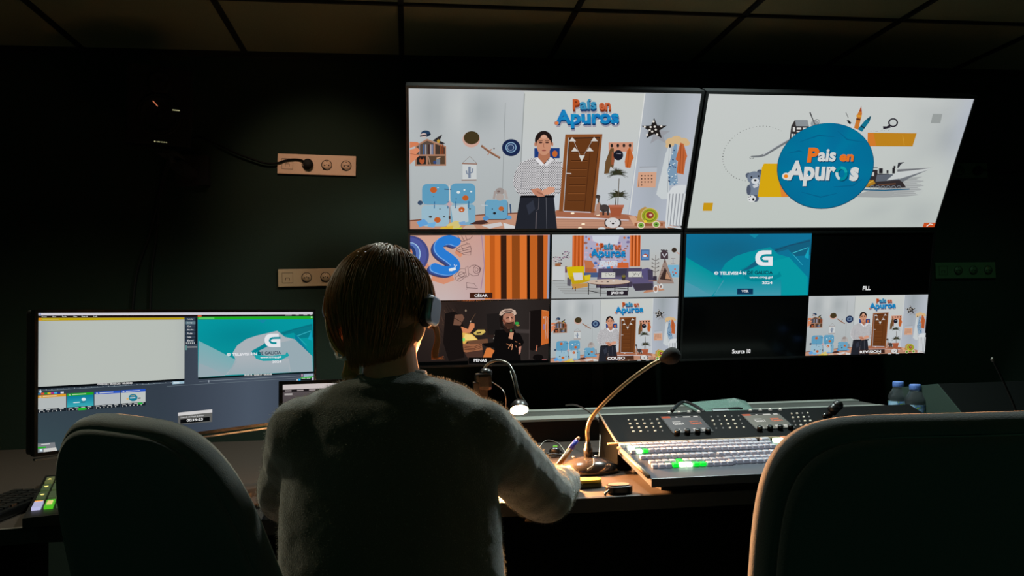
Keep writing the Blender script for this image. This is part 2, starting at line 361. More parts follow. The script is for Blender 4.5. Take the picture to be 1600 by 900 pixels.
    p.rr(757.5, 311.5, 793.5, 342.5, 5, (20, 40, 60)); p.rr(758, 311, 793, 341, 5, (102, 158, 188)); p.ell(783, 325, 4.2, 3.6, (180, 96, 46)); p.ell(772.5, 332, 2.4, 2, (34, 32, 34)); p.ell(769, 325.5, 1, .9, (34, 32, 34), n=8); p.ell(786, 329, 1.1, .9, (34, 32, 34), n=8); p.ell(759, 340, 5, 3.4, (80, 140, 190)); p.ell(795, 339, 4.4, 3.4, (90, 150, 196)); p.line([(752, 319), (762, 320)], 1, (190, 200, 205)); p.line([(797, 318), (798, 332)], 2.4, (60, 80, 110))
    p.ell(781, 298, 7, 5.6, (152, 142, 138)); p.ell(781, 307, 6.4, 5.5, (170, 160, 155)); p.line([(774, 297), (771.5, 310)], 3.6, (160, 150, 146)); p.line([(788.5, 296), (792, 310)], 4, (172, 164, 160)); p.ell(779, 298, 2.5, 1.6, (120, 100, 96), n=10)
    p.poly([(733, 349), (745, 343.5), (757, 342.5), (764, 347.5), (752, 349.5)], (70, 44, 40))
    for q, c in (([(650, 345), (662, 340), (670, 348), (655, 353)], (96, 156, 210)), ([(668, 347), (681, 345), (678, 354), (668, 353)], (110, 170, 215)), ([(697, 350), (712, 343), (722, 347), (716, 356), (700, 356)], (206, 190, 120)), ([(690, 353), (708, 351), (707, 356), (686, 356)], (214, 176, 60)), ([(716, 346), (726, 344), (728, 350), (718, 350)], (120, 160, 200)), ([(727, 351), (740, 350), (744, 356), (722, 356)], (196, 170, 150)), ([(752, 351), (782, 346), (786, 351), (765, 356)], (200, 196, 196)), ([(786, 347), (804, 352), (804, 356), (788, 356)], (206, 206, 206)), ([(706, 356), (722, 353.6), (720, 357), (706, 357)], (200, 210, 60))): p.poly(q, c)
    # presenter
    p.rect(835, 231, 874.5, 247, (28, 58, 120)); p.ell(867, 240, 4, 5, (190, 100, 44))
    p.poly([(842, 236), (859, 236), (860, 252), (850, 258), (840, 252)], (172, 112, 84))
    p.ell(849.5, 219, 13.6, 15, (34, 24, 22)); p.ell(849.8, 226, 11.4, 16, (196, 140, 112)); p.ell(836.5, 225, 1.6, 3.4, (180, 120, 94), n=10); p.ell(863, 225, 1.6, 3.4, (180, 120, 94), n=10)
    p.poly([(838, 222), (839, 211), (845, 206), (849.5, 205.5), (848, 211), (842, 217)], (34, 24, 22)); p.poly([(862, 222), (860, 211), (855, 206), (850, 205.5), (852, 211), (858, 217)], (34, 24, 22))
    for a in (844.8, 855): p.ell(a, 222.3, 3, 1.3, (70, 44, 38), n=12); p.line([(a-3.4, 219.6), (a+3.2, 219.3)], .9, (60, 36, 30))
    p.line([(850, 223), (849.4, 229), (851, 230)], .9, (160, 104, 84)); p.ell(850, 234.5, 3.6, 1.2, (148, 80, 70), n=12); p.ell(850, 213.5, 5, 3, (212, 160, 134), n=14)
    S = [(840, 245), (850, 256), (860, 245), (866, 248), (878, 253), (883, 286), (879, 298), (866, 306), (813, 306), (808, 300), (801, 287), (804, 270), (813, 253), (824, 249)]
    p.poly([(813, 305), (865, 305), (870, 357), (804, 357)], (34, 36, 44)); p.line([(838, 330), (837, 357)], 1.4, (100, 92, 96)); p.line([(853, 306), (854, 357)], .8, (90, 90, 98)); p.line([(842, 307), (841, 326), (838, 328)], .6, (100, 96, 100)); p.poly([(822, 320), (833, 312), (836, 326), (826, 335)], (48, 52, 64))
    p.poly(S, (208, 206, 208))
    y = 247.5; r = 0
    while y < 306:
        x = 800+(r % 2)*1.7
        while x < 884:
            if inpoly(x, y, S) and inpoly(x+1, y+1, S):
                w_ = .9+.25*rnd.random(); p.poly([(x-w_, y), (x, y-.9), (x+w_, y+.2), (x, y+1.05)], (24, 24, 30))
            x += 3.4
        y += 1.9; r += 1
    p.line([(816, 268), (814, 290), (811, 299)], .8, (120, 120, 128)); p.line([(871, 268), (871, 290)], .8, (120, 120, 128)); p.poly([(840, 245), (850, 256), (846, 258), (836, 248)], (222, 220, 222)); p.poly([(860, 245), (850, 256), (854, 258), (864, 248)], (214, 212, 214))
    p.rect(813, 303.5, 866, 307, (16, 16, 20))
    p.poly([(829, 294), (840, 292), (852, 299), (850, 305), (841, 306), (833, 301)], (188, 130, 106)); p.poly([(866, 291), (858, 290), (845, 297), (848, 303), (858, 302), (866, 298)], (206, 150, 124))
    for k in range(3): p.line([(836+k*2, 296+k*2), (848+k, 301.5+k*1.2)], .5, (130, 80, 64))
    # door
    p.poly([(883, 209), (940.5, 209), (928, 331), (872.5, 328.5)], (134, 78, 40)); p.poly([(887.5, 214), (936.5, 213.5), (923, 330), (879, 328)], (40, 28, 24))
    p.poly([(890, 216), (935.5, 215), (922, 330), (880, 328)], (100, 56, 26)); p.line([(888, 214), (879.5, 328)], 1.2, (180, 176, 176)); p.line([(880, 328.5), (922, 330.5)], 1.4, (200, 200, 210))
    for k in range(7):
        y = 237+k*12.6; p.line([(892.5-k*1.1, y), (918-k*1.0, y+.2)], 1.0, (60, 30, 14)); p.line([(892.5-k*1.1, y+1.2), (918-k*1.0, y+1.4)], .7, (140, 84, 44))
    p.line([(923, 217), (912, 329)], 1, (74, 38, 18)); p.line([(884.5, 269.5), (892, 270)], 1.4, (205, 195, 190))
    p.line([(894, 215), (908, 247), (927, 215)], .6, (200, 195, 190))
    for a, b in ((894, 217), (928, 217), (897.5, 232.5), (921, 232.5)): p.poly([(a-5.5, b+3), (a+5.5, b+3), (a-.5, b-3.6)], (206, 202, 196))
    p.poly([(904, 242), (913, 242), (908, 251.5)], (206, 206, 200))
    # rack and coats
    p.rect(950, 222, 988, 236.5, (200, 142, 116))
    for k in range(4): p.ell(955+k*9.4, 227, 2.1, 2.9, (40, 34, 34), n=12)
    p.poly([(953, 231), (958, 231), (959, 250), (957, 263), (953, 259), (950, 270), (943, 271), (945, 252)], (104, 76, 46)); p.poly([(955, 236), (959, 240), (958, 258), (954, 256)], (150, 84, 54))
    p.ell(965, 242, 7.6, 8, (26, 28, 38)); p.line([(962, 239), (969, 240)], .7, (180, 180, 190)); p.poly([(975, 252), (978, 236), (983, 229), (989, 246), (986, 252), (984, 262), (976, 261)], (188, 96, 44)); p.line([(982, 232), (979, 262)], .8, (140, 62, 24))
    # plant, toys
    for cx, cy, n_, L in ((963.5, 272, 34, 17), (965, 306, 34, 17)):
        for i in range(n_):
            a = PI*(1.0+i/(n_-1))*1.0 + (rnd.random()-.5)*.3; a = -.35+(PI+.7)*i/(n_-1)
            l = L*(.7+.4*rnd.random()); x1 = cx+l*math.cos(a); y1 = cy-l*math.sin(a)*.75; p.line([(cx, cy), ((cx+x1)/2, (cy+y1)/2-1.2), (x1, y1+1.5)], [1.3, 1.0, .3], (40+rnd.randint(0, 20), 44+rnd.randint(0, 14), 34))
    p.line([(966, 278), (964, 320)], 1.2, (90, 80, 66)); p.line([(962, 302), (960, 320)], 1.4, (80, 70, 58))
    p.poly([(949, 319), (974, 319), (973, 323), (950, 323)], (176, 102, 76)); p.poly([(951, 323), (972.5, 323), (968, 337), (954, 337)], (158, 84, 56))
    p.ell(933, 306, 3.8, 3, (64, 56, 52)); p.line([(935, 306), (934, 314), (938, 324)], [2.6, 2.6, 5], (72, 62, 56)); p.ell(943, 324, 7.6, 6, (66, 58, 56)); p.poly([(931, 318), (936, 314), (936, 334), (927, 335)], (170, 130, 112)); p.rect(940, 326, 943, 335, (56, 48, 46)); p.rect(947, 326, 950, 335, (60, 52, 50))
    p.ell(946.5, 347, 3.4, 6, (60, 48, 44)); p.ell(966, 347, 3.4, 6, (60, 48, 44)); p.ell(956, 346.8, 11.2, 8, (206, 204, 202)); p.ell(956.5, 348, 2, 1.4, (30, 28, 30), n=12); p.ell(952.5, 344.6, .9, .8, (40, 38, 40), n=8); p.ell(960.5, 344.6, .9, .8, (40, 38, 40), n=8); p.ell(939, 356, 6, 2.4, (200, 205, 206)); p.ell(967, 356, 6, 2.4, (200, 205, 206))
    p.poly([(981, 337), (990, 336), (998, 346), (990, 352)], (206, 158, 126)); p.poly([(996, 328), (1006, 322), (1014, 326), (1004, 346), (993, 344)], (178, 138, 70)); p.rect(990, 347, 1034, 352, (150, 90, 60))
    p.ell(1013.5, 336, 13.6, 12.2, (206, 180, 120)); p.ell(1013.5, 336, 12.4, 11, (150, 158, 40)); p.ell(1013.5, 336, 9.6, 8.4, (96, 116, 34)); p.ell(1013.5, 336, 8.6, 7.4, (176, 176, 48)); p.ell(1013.8, 335.4, 6, 5.2, (140, 56, 44)); p.ell(1015, 335, 2.4, 2, (210, 170, 150)); p.ell(1006.5, 345, 2.4, 2.2, (226, 200, 60), n=12)
    for a, b in ((1000, 351), (1023.5, 349.8)): p.ell(a, b, 6.2, 5.2, (222, 204, 176)); p.ell(a, b, 4.4, 3.8, (110, 160, 60)); p.ell(a, b, 1.4, 1.3, (20, 40, 20), n=10)
    p.poly([(998, 260.5), (1025, 260.5), (1024.5, 268.5), (996.5, 268.5)], (176, 182, 190)); p.line([(998, 260.5), (1025, 260.5)], .7, (100, 96, 96)); p.poly([(996, 268.5), (1024, 268.5), (1022.5, 292.5), (993.5, 292)], (206, 158, 130))
    for k in range(13): p.ell(1001+(k % 4)*5.2, 274+(k//4)*4.8, 1.3, 1.1, (60, 44, 40), n=8)
    p.line([(997, 279), (996, 291)], .7, (120, 84, 66))
    st = []
    for i in range(10):
        a = -PI/2+i*PI/5; rr_ = 20.5 if i % 2 == 0 else 8.4; st.append((1020.5+rr_*math.cos(a)*1.0, 202+rr_*math.sin(a)*.85))
    p.poly([(a+6, b+8) for a, b in st], (150, 152, 158)); p.poly(st, (34, 30, 28))
    for a, b in ((1019.5, 190), (1006, 198), (1031.5, 197.5), (1015, 198.5), (1021.5, 198), (1013.5, 203), (1023, 202.5), (1017.5, 205.5), (1009.5, 210.5), (1025, 210)): p.ell(a, b, 1.8, 1.6, (220, 214, 206), n=12)
    for a, b, r_ in ((1047, 222, 9), (1055, 219, 9), (1065, 222, 9), (1070, 224, 6), (1043, 228, 5)): p.ell(a, b, r_, r_*.72, (206, 176, 132))
    p.poly([(1044, 226), (1047, 227), (1046, 270), (1042, 310.5), (1032, 310.5), (1023.5, 303), (1031, 272), (1038, 240)], (196, 202, 204)); p.line([(1044, 228), (1041, 306)], .7, (150, 156, 160)); p.ell(1045, 228, 1.6, 3, (34, 36, 40), n=10)
    PB = [(1052, 224), (1056, 226), (1055, 250), (1057, 287), (1044, 289.5), (1041, 266), (1048, 240)]; p.poly(PB, (120, 150, 176))
    for k in range(46):
        x, y = 1041+rnd.random()*16, 226+rnd.random()*62
        if inpoly(x, y, PB): p.ell(x, y, 1.3, 1.0, rnd.choice([(40, 58, 96), (200, 210, 214), (60, 100, 140)]), n=7)
    p.poly([(1061, 223), (1066, 225), (1071.5, 244), (1069, 251), (1066, 272.5), (1055, 270), (1057, 252), (1053.5, 249)], (186, 98, 54)); p.line([(1062, 226), (1060, 270)], .9, (134, 60, 28)); p.line([(1066, 232), (1064, 270)], .8, (148, 70, 34))
    CR = (206, 210, 212); p.poly([(1044, 298), (1049, 291), (1060, 288.5), (1070.5, 288.5), (1067, 302), (1044, 302)], CR); p.poly([(1041, 300), (1046, 300), (1041, 356), (1037, 354)], CR)
    p.poly([(1044, 302), (1067, 302), (1061, 354), (1040, 350)], (150, 154, 160))
    for k in range(5): p.poly([(1045.5+k*5.2, 302), (1048.5+k*5.2, 302), (1044+k*4.6, 352), (1041+k*4.6, 351)], (206, 210, 212))
    p.line([(1039, 352), (1062, 356)], 2.4, (196, 200, 204))
    logo3d(p, 864, 154, 1.0)
    if label:
        p.rect(829, 339.5, 922, 353, (58, 34, 26) if label != 'COUSO' else (70, 40, 26)); 
        p.text(label, 833, 342, 908 if label == 'REVISION' else 892, 351, (238, 238, 238), bold=.03)
    return p
# ---- programme title card
def title_card():
    p = Pic([(1104, 148.5), (1519, 153.5), (1460, 355), (1074, 356)])
    def bg(s, t):
        c = lerp((188, 195, 190), (196, 200, 198), t)
        n = noise.noise(Vector((s*9, t*7, 2)))*.5+.5
        c = lerp(c, (150, 156, 160), (.55*math.exp(-(((s-.93)/.14)**2+((t-.78)/.3)**2))+.45*math.exp(-(((s-.86)/.16)**2+((t-.1)/.12)**2)))*n*1.3)
        return lerp(c, (168, 176, 196), .5*math.exp(-(((s-1)/.05)**2+((t-.85)/.3)**2)))
    p.grid(bg, 40, 22)
    for i in range(64):
        a = 2*PI*i/64
        if -.9 < math.atan2(math.sin(a), math.cos(a)) < 1.3: continue
        x, y = 1181+53*math.cos(a)-8*math.sin(a), 241+43*math.sin(a); k = rnd.random(); p.ell(x, y, .5+.5*k, .5+.3*k, lerp((60, 60, 60), (150, 150, 150), rnd.random()), n=7)
    p.poly([(1326, 308), (1350, 300), (1380, 292), (1404, 284), (1425, 277), (1440, 276), (1430, 280), (1443, 283), (1430, 286), (1443, 290), (1432, 293), (1440, 297), (1426, 300), (1434, 305), (1410, 307.5), (1380, 309)], (158, 162, 162))
    for k in range(8): p.line([(1392+rnd.random()*10, 284+k*3), (1436+rnd.random()*8, 282+k*3)], .7, (184, 188, 188))
    p.line([(1338, 296.5), (1380, 297.5), (1420, 295.5)], 1.8, (30, 92, 124))
    p.poly([(1342, 293), (1352, 276), (1357, 275), (1357.5, 265.5), (1369, 265.5), (1369, 271.5), (1386, 271.5), (1398, 275), (1408, 283), (1414.5, 293), (1400, 294)], (50, 44, 46))
    p.poly([(1368, 273), (1392, 272), (1404, 281), (1366, 284)], (92, 98, 108)); p.rect(1359, 269, 1363.5, 275, (196, 196, 190))
    for a, b, c, d in ((1371, 263, 1377, 271), (1383, 266, 1386, 271), (1392, 262, 1396, 271), (1394, 259, 1397, 263)): p.rect(a, b, c, d, (36, 34, 38))
    p.rect(1357, 261.5, 1369, 263, (90, 90, 92))
    p.poly([(1344, 292), (1352, 282), (1363, 281), (1366, 287), (1352, 293)], (166, 120, 40)); p.line([(1350, 288), (1362, 283)], 1.6, (210, 170, 70)); p.line([(1370, 289), (1398, 287)], 2, (96, 66, 50))
    for k in range(6): p.ring(1361+k*8.4, 293, 3.4, 2.6, .8, (120, 130, 140), n=12)
    p.poly([(1383, 282), (1400, 268), (1400, 264), (1452, 263), (1418, 277)], (196, 200, 200)); p.poly([(1400, 264.5), (1455, 262), (1425, 266), (1400, 268.5)], (112, 114, 118)); p.poly([(1402, 280), (1449, 265), (1420, 278), (1408.5, 284.5)], (110, 114, 120)); p.poly([(1399.5, 262), (1401, 254), (1411, 253), (1405, 257), (1402, 262)], (54, 56, 62))
    p.poly([(1354, 207.5), (1429, 208), (1423, 228.5), (1352, 228.5)], (186, 128, 30)); p.poly([(1352, 207.5), (1361, 207.5), (1366, 228.5), (1352, 228.5)], (206, 120, 44)); p.line([(1407, 211), (1410, 227)], .6, (210, 160, 60))
    p.poly([(1454, 177.5), (1469, 177.5), (1466, 192), (1451, 192)], (150, 155, 154))
    p.poly([(1191, 256), (1215, 256), (1226, 308), (1182, 308)], (208, 162, 16)); p.poly([(1209, 256), (1216, 256), (1228, 308), (1216, 308)], (214, 130, 50)); p.poly([(1099, 317), (1113.5, 317), (1112, 329.5), (1097.5, 329.5)], (196, 148, 22))
    # playhouse and slide
    p.line([(1234, 217), (1212, 230), (1192, 242.5), (1183, 245), (1171, 245.5)], [4.2, 4.4, 4.2, 3, 2.6], (112, 116, 120)); p.line([(1233, 215.5), (1211, 228.5), (1190, 242)], 1.4, (186, 190, 192)); p.ring(1172, 247, 3, 1.8, .8, (120, 124, 126), n=12)
    p.poly([(1238, 188), (1257.5, 188), (1260, 198), (1239.5, 198)], (136, 142, 146)); p.poly([(1232.5, 197.5), (1238, 188), (1240, 198)], (54, 50, 50))
    p.poly([(1232.5, 197.5), (1260, 198), (1257, 206), (1247, 212), (1238, 218), (1230.5, 217)], (48, 44, 46))
    for a, b, c, d in ((1235, 199, 1238.5, 206), (1241, 200, 1248, 203), (1250.5, 200, 1256, 203), (1241, 205, 1247, 207), (1250, 205, 1254, 206.5), (1233, 209.5, 1236, 215.5), (1237, 210, 1239, 214), (1241.5, 209, 1244, 212)): p.rect(a, b, c, d, (206, 206, 202))
    p.line([(1228, 228), (1231, 216)], 1.2, (60, 58, 58)); p.ell(1269, 194, 6.4, 5.8, (150, 156, 158)); p.ring(1272, 191, 4, 4, .8, (110, 112, 114), n=14); p.line([(1261, 176), (1270, 197)], [2, .8], (50, 50, 54))
    # crayons, scissors
    p.line([(1317, 176), (1321, 184)], .8, (40, 40, 40)); p.line([(1320, 188), (1326, 196)], 3, (60, 60, 64)); p.line([(1322, 193), (1330, 199)], 5, (206, 208, 208)); p.line([(1321.5, 190), (1325, 193.5)], 3.4, (30, 30, 34))
    p.poly([(1330.5, 200), (1335.5, 178), (1338, 173), (1341, 165.5), (1342, 173), (1342.5, 178), (1337, 203)], (196, 116, 44)); p.poly([(1338, 174), (1341, 165.5), (1342.2, 175)], (160, 66, 34)); p.line([(1333.5, 186), (1340, 187)], 2.6, (90, 50, 30)); p.line([(1333.5, 181), (1342, 182)], 3, (210, 150, 50))
    p.poly([(1336, 202), (1348, 187.5), (1357, 180.5), (1354.5, 190), (1343, 206)], (20, 112, 140)); p.line([(1341, 197), (1347, 200)], 2, (20, 50, 70)); p.poly([(1350, 186), (1357, 180.5), (1354, 190)], (14, 70, 90))
    p.ell(1391.5, 191.5, 7.8, 7, (38, 34, 44)); p.ell(1391.5, 191.5, 5.4, 4.9, (190, 195, 193)); p.line([(1387, 197), (1382, 199), (1376, 199.5)], [5, 3.4, 4.6], (38, 34, 44))
    for k in range(12): p.ell(1356+k*2.6+rnd.random()*3, 206-k*.2-rnd.random()*2, .5, .5, (90, 90, 90), n=6)
    # bear
    G = (112, 124, 142); D = (78, 86, 104)
    for a, b in ((1167.5, 274.5), (1185, 269.5)): p.ell(a, b, 4.6, 4.4, D); p.ell(a, b+.6, 2.8, 2.6, (90, 100, 116))
    p.ell(1176.5, 296, 9.4, 13, G); p.ell(1168, 297, 3.4, 8, D); p.ell(1176.5, 278, 11, 10, G); p.ell(1178, 283, 6, 4.6, (206, 210, 214)); p.ell(1178, 281.8, 2.2, 1.6, (24, 24, 28), n=12); p.ell(1172, 277, 1.4, 1.5, (24, 24, 28), n=10); p.ell(1183, 275.5, 1.4, 1.5, (24, 24, 28), n=10)
    p.poly([(1174, 290), (1181, 287), (1184, 290), (1180, 293), (1176, 294)], (196, 200, 206)); p.ell(1179, 310, 5, 5.4, D); p.ell(1173, 310.5, 6.4, 5.2, (214, 216, 216)); p.ell(1175.5, 311.5, 1.7, 2.4, (20, 20, 24), n=10)
    for a, b in ((1168.5, 308), (1169.5, 312), (1171, 306.5)): p.ell(a, b, .9, .9, (20, 20, 24), n=8)
    p.poly([(1188, 262), (1191, 256), (1216, 256), (1228, 308), (1182, 308)], (210, 164, 18)) ; p.poly([(1211, 256), (1220, 256), (1230, 308), (1219, 308)], (216, 128, 50))
    # disc
    n_ = 60; p.poly([(1287+75.5*math.cos(a)-5*math.sin(a)*1.0, 259.5+67*math.sin(a)) for a in (2*PI*i/n_ for i in range(n_))], (10, 66, 96))
    p.k += 1; P = [p.m((1287, 259))]; K = [(4, 116, 158)]
    for i in range(n_):
        a = 2*PI*i/n_; P.append(p.m((1287+74.6*math.cos(a)-5*math.sin(a), 259+66.2*math.sin(a)))); K.append(lerp((6, 104, 146), (2, 116, 152), noise.noise(Vector((math.cos(a)*2, math.sin(a)*2, 0)))+.5))
    p._add(P, [(0, 1+i, 1+(i+1) % n_) for i in range(n_)], K)
    for q in ([(1246, 222), (1275, 212), (1300, 214)], [(1250, 300), (1280, 308), (1306, 302)], [(1305, 205), (1320, 218), (1345, 222)], [(1228, 240), (1245, 236), (1252, 238)], [(1300, 292), (1330, 290), (1345, 280)]): p.line(q, [.6, 2.2, .6], (6, 96, 136))
    O = (222, 112, 34)
    for dx, col in ((1.2, (6, 60, 92)), (0, None)):
        W_ = col or (206, 208, 206); O_ = col or O
        p.text('P', 1257.5+dx, 231+dx, 1275+dx, 254+dx, O_, bold=.05, skew=.12); p.text('ais', 1274+dx, 233+dx, 1302+dx, 252.5+dx, W_, bold=.035, skew=.1); p.text('en', 1308+dx, 241+dx, 1330+dx, 252.5+dx, O_, bold=.045, skew=.1)
        p.text('Apur', 1226+dx, 251+dx, 1301+dx, 291+dx, W_, bold=.04, skew=.08); p.text('s', 1324+dx, 261+dx, 1338+dx, 283+dx, W_, bold=.05, skew=.1)
        p.ring(1312+dx, 271+dx, 7.4, 9, 4.8, col or (0, 132, 150), n=26)
        p.line([(1234+dx, 268+dx), (1228+dx, 275+dx)], 5, W_)
    p.ring(1312, 271, 7.4, 9, 4.4, (190, 205, 206), a0=110, a1=190, n=10); p.ring(1312, 271, 7.4, 9, 4.4, (20, 160, 168), a0=260, a1=350, n=12)
    p.ell(1225.5, 275.5, 6, 5.4, (212, 212, 206)); p.ell(1225.5, 275.5, 3.4, 3, (226, 130, 30)); p.ell(1259, 274, 1.6, 1.3, (235, 235, 235), n=10)
    p.poly([(1444, 348), (1462, 348), (1460, 355), (1441.5, 355)], (196, 78, 34)); p.line([(1448, 354), (1453, 350), (1458, 351)], 1.6, (220, 210, 200))
    return p
def cesar():
    p = Pic([(642, 367.5), (856, 367), (855.5, 467.3), (643, 469)])
    c1 = lambda x, y: (630+x/6.667, 355+y/6.667)
    L = lambda P: [c1(*q) for q in P]
    p.grid(lambda s, t: lerp(lerp((196, 178, 176), (206, 160, 140), t), (190, 150, 150), max(0, (s-.25)*2)), 20, 10)
    p.poly(L([(835, 85), (1490, 85), (1480, 750), (855, 750)]), (204, 100, 36))
    for a, b, c in ((835, 890, (220, 124, 52)), (890, 940, (186, 90, 30)), (940, 990, (216, 110, 40)), (1000, 1060, (52, 28, 18)), (1060, 1110, (206, 108, 42)), (1115, 1195, (140, 70, 24)), (1195, 1265, (214, 112, 46)), (1270, 1300, (26, 14, 10)), (1300, 1375, (190, 96, 34)), (1378, 1440, (66, 34, 18)), (1440, 1485, (206, 104, 40))):
        p.poly(L([(a, 85), (b, 85), (b+6, 750), (a+6, 750)]), c)
    p.poly(L([(1485, 85), (1520, 85), (1515, 750), (1480, 750)]), (150, 150, 170)); p.poly(L([(1505, 85), (1520, 85), (1515, 750), (1500, 750)]), (50, 80, 120))
    p.line(L([(805, 85), (835, 400), (800, 640)]), 1.6, (170, 134, 150))
    for q, w_ in (([(300, 520), (420, 560), (520, 520)], 9), ([(600, 300), (540, 250)], 6), ([(130, 500), (260, 380)], 6)): p.line(L(q), w_, (210, 140, 110))
    K = (84, 56, 60)
    for q in ([(500, 88), (560, 130), (610, 150), (690, 120), (715, 90)], [(560, 88), (600, 148)], [(600, 88), (630, 148)], [(640, 88), (660, 140)],
              [(545, 230), (600, 190), (680, 170), (700, 220), (695, 290), (630, 285), (560, 250), (545, 230)], [(560, 240), (690, 200)], [(580, 255), (696, 225)], [(600, 270), (696, 255)], [(640, 180), (655, 160), (670, 180)], [(600, 200), (620, 250)],
              [(530, 500), (545, 545), (580, 562), (650, 510), (640, 430), (590, 430), (530, 500)], [(550, 510), (640, 470)], [(560, 540), (648, 500)], [(640, 420), (665, 402), (675, 500), (655, 515)], [(680, 420), (700, 400), (740, 390), (790, 420), (795, 450), (770, 500), (720, 505), (680, 480)], [(785, 415), (803, 430), (790, 445)],
              [(650, 575), (730, 585), (768, 635), (655, 628), (660, 640), (648, 645)], [(650, 575), (655, 628)]): p.line(L(q), .7, K)
    p.ring(*c1(755, 440), 5, 6, .7, K); p.ring(*c1(755, 440), 2.4, 3, .6, K); p.ring(*c1(600, 490), 4.4, 4, .7, K)
    # big letters o and s
    p.ell(*c1(80, 283), 28.6, 29.5, (66, 72, 128)); p.ell(*c1(72, 283), 26, 27, (76, 84, 150)); p.ell(*c1(82, 275), 15.4, 18, (160, 196, 226)); p.ell(*c1(80, 275), 14.2, 16.8, (84, 110, 176)); p.ell(*c1(72, 275), 10, 13.5, (40, 60, 110)); p.ell(*c1(84, 275), 3, 8, (206, 130, 90))
    Sp = [(c1(x, y)[0], c1(x, y)[1]) for x, y in [(548, 150), (480, 128), (405, 150), (372, 205), (402, 262), (480, 318), (535, 372), (538, 420), (480, 448), (400, 440), (330, 415)]]
    Sp = [(v.x, v.y) for v in smooth_path([(a, b, 0) for a, b in Sp], 5)]
    for dx, dy, w_, c in ((-6, 4.5, 13.5, (58, 56, 90)), (-4.6, 3.2, 13.5, (58, 70, 128)), (-2.6, 1.6, 14, (44, 84, 160)), (-1.2, .6, 14.2, (120, 170, 226)), (0, 0, 13.6, (42, 122, 208))):
        for e in (0, -1): p.ell(Sp[e][0]+dx, Sp[e][1]+dy, w_/2, w_/2, c, n=16)
        p.line([(a+dx, b+dy) for a, b in Sp], w_, c)
    p.poly(L([(470, 432), (500, 422), (540, 415), (545, 440), (500, 455), (472, 452)]), (222, 228, 232)); p.line(L([(525, 385), (538, 405), (530, 418)]), 1.2, (222, 228, 232)); p.line(L([(555, 392), (538, 404)]), 1, (222, 228, 232))
    p.rect(732.7, 457, 767.7, 465.8, (62, 30, 20)); p.text('CÉSAR', 740, 458.3, 760.5, 463.8, (232, 232, 232), bold=.03)
    return p
def sofa_set():
    p = Pic([(858, 366.5), (1061, 366), (1059, 464.5), (857.5, 466)])
    c1 = lambda x, y: (850+x/6.667, 355+y/6.667)
    L = lambda P: [c1(*q) for q in P]
    p.grid(lambda s, t: lerp((182, 178, 170), (182, 188, 190), t*2-.6), 12, 8)
    p.poly(L([(50, 555), (500, 520), (1390, 540), (1390, 730), (50, 740)]), (168, 172, 172)); 
    p.poly(L([(1010, 690), (1250, 660), (1180, 610), (1050, 660)]), (184, 130, 100))
    for k in range(7): p.line(L([(60+k*20, 580+k*18), (420+k*40, 590+k*16)]), .7, (140, 140, 138))
    p.poly(L([(385, 85), (870, 85), (870, 500), (385, 500)]), (170, 166, 190))
    cols = [(214, 130, 96), (150, 100, 90), (60, 100, 170), (196, 170, 190), (190, 110, 66), (170, 190, 210), (214, 96, 50), (120, 110, 150)]
    for k in range(150):
        x, y = 400+rnd.random()*455, 92+rnd.random()*400; d = min(abs(x-630)/250, 1)
        if rnd.random() < .35+.65*d: p.ell(*c1(x, y), 1.2+rnd.random()*2.6, 1+rnd.random()*2.2, rnd.choice(cols), n=9)
    for q, c in (([(390, 340), (470, 350), (500, 400), (480, 430), (400, 420)], (186, 110, 70)), ([(400, 420), (520, 430), (530, 500), (400, 520)], (168, 96, 66)), ([(390, 470), (540, 470), (540, 520), (390, 520)], (70, 90, 130)), ([(745, 370), (860, 370), (862, 425), (742, 425)], (200, 96, 50)), ([(620, 400), (690, 385), (700, 440), (640, 440)], (60, 130, 180)), ([(660, 385), (695, 395), (695, 430), (670, 430)], (214, 120, 90)), ([(560, 350), (740, 350), (740, 400), (540, 420)], (200, 206, 216)), ([(470, 90), (760, 88), (740, 180), (560, 180), (480, 140)], (198, 204, 214))): p.poly(L(q), c)
    for k in range(26): p.ell(*c1(500+rnd.random()*230, 345+rnd.random()*60), .7, .6, rnd.choice(cols), n=7)
    for x0, x1 in ((265, 385), (868, 982)):
        p.poly(L([(x0, 85), (x1, 85), (x1, 410), (x0, 410)]), (196, 92, 36))
        for k in range(6): a = x0+6+k*(x1-x0)/6.2; p.poly(L([(a, 85), (a+7, 85), (a+7, 410), (a, 410)]), (110, 46, 18) if k % 2 else (232, 140, 90))
    logo3d(p, *c1(440, 165), .565)
    # left plants, cabinet
    p.poly(L([(60, 405), (190, 405), (190, 545), (60, 548)]), (196, 198, 198)); p.line(L([(65, 550), (180, 548)]), .8, (60, 50, 48))
    for cx, cy in ((110, 340), (205, 285)):
        for k in range(22): p.ell(*c1(cx+(rnd.random()-.5)*85, cy+(rnd.random()-.5)*75), 1.3, .9, rnd.choice([(60, 44, 60), (130, 110, 130), (180, 150, 160)]), n=7)
    p.rect(*c1(85, 372), *c1(145, 404), (150, 96, 60)); p.rect(*c1(190, 405), *c1(212, 470), (110, 70, 90))
    # armchair
    Y1 = (206, 180, 14)
    p.poly(L([(215, 520), (255, 520), (250, 610), (215, 605)]), (90, 86, 96)); p.poly(L([(203, 412), (300, 405), (395, 405), (385, 520), (235, 535)]), Y1); p.poly(L([(240, 510), (460, 500), (450, 560), (270, 600)]), (190, 158, 20)); p.poly(L([(255, 590), (430, 580), (430, 620), (280, 640)]), (190, 140, 70)); p.poly(L([(272, 472), (370, 470), (378, 545), (290, 552)]), (206, 204, 206))
    p.poly(L([(395, 500), (460, 492), (450, 545), (400, 545)]), (214, 190, 40)); p.line(L([(300, 620), (300, 662)]), 1.4, (90, 50, 30)); p.line(L([(275, 620), (268, 645)]), 1.2, (90, 50, 30))
    # sofa
    U = (76, 70, 96)
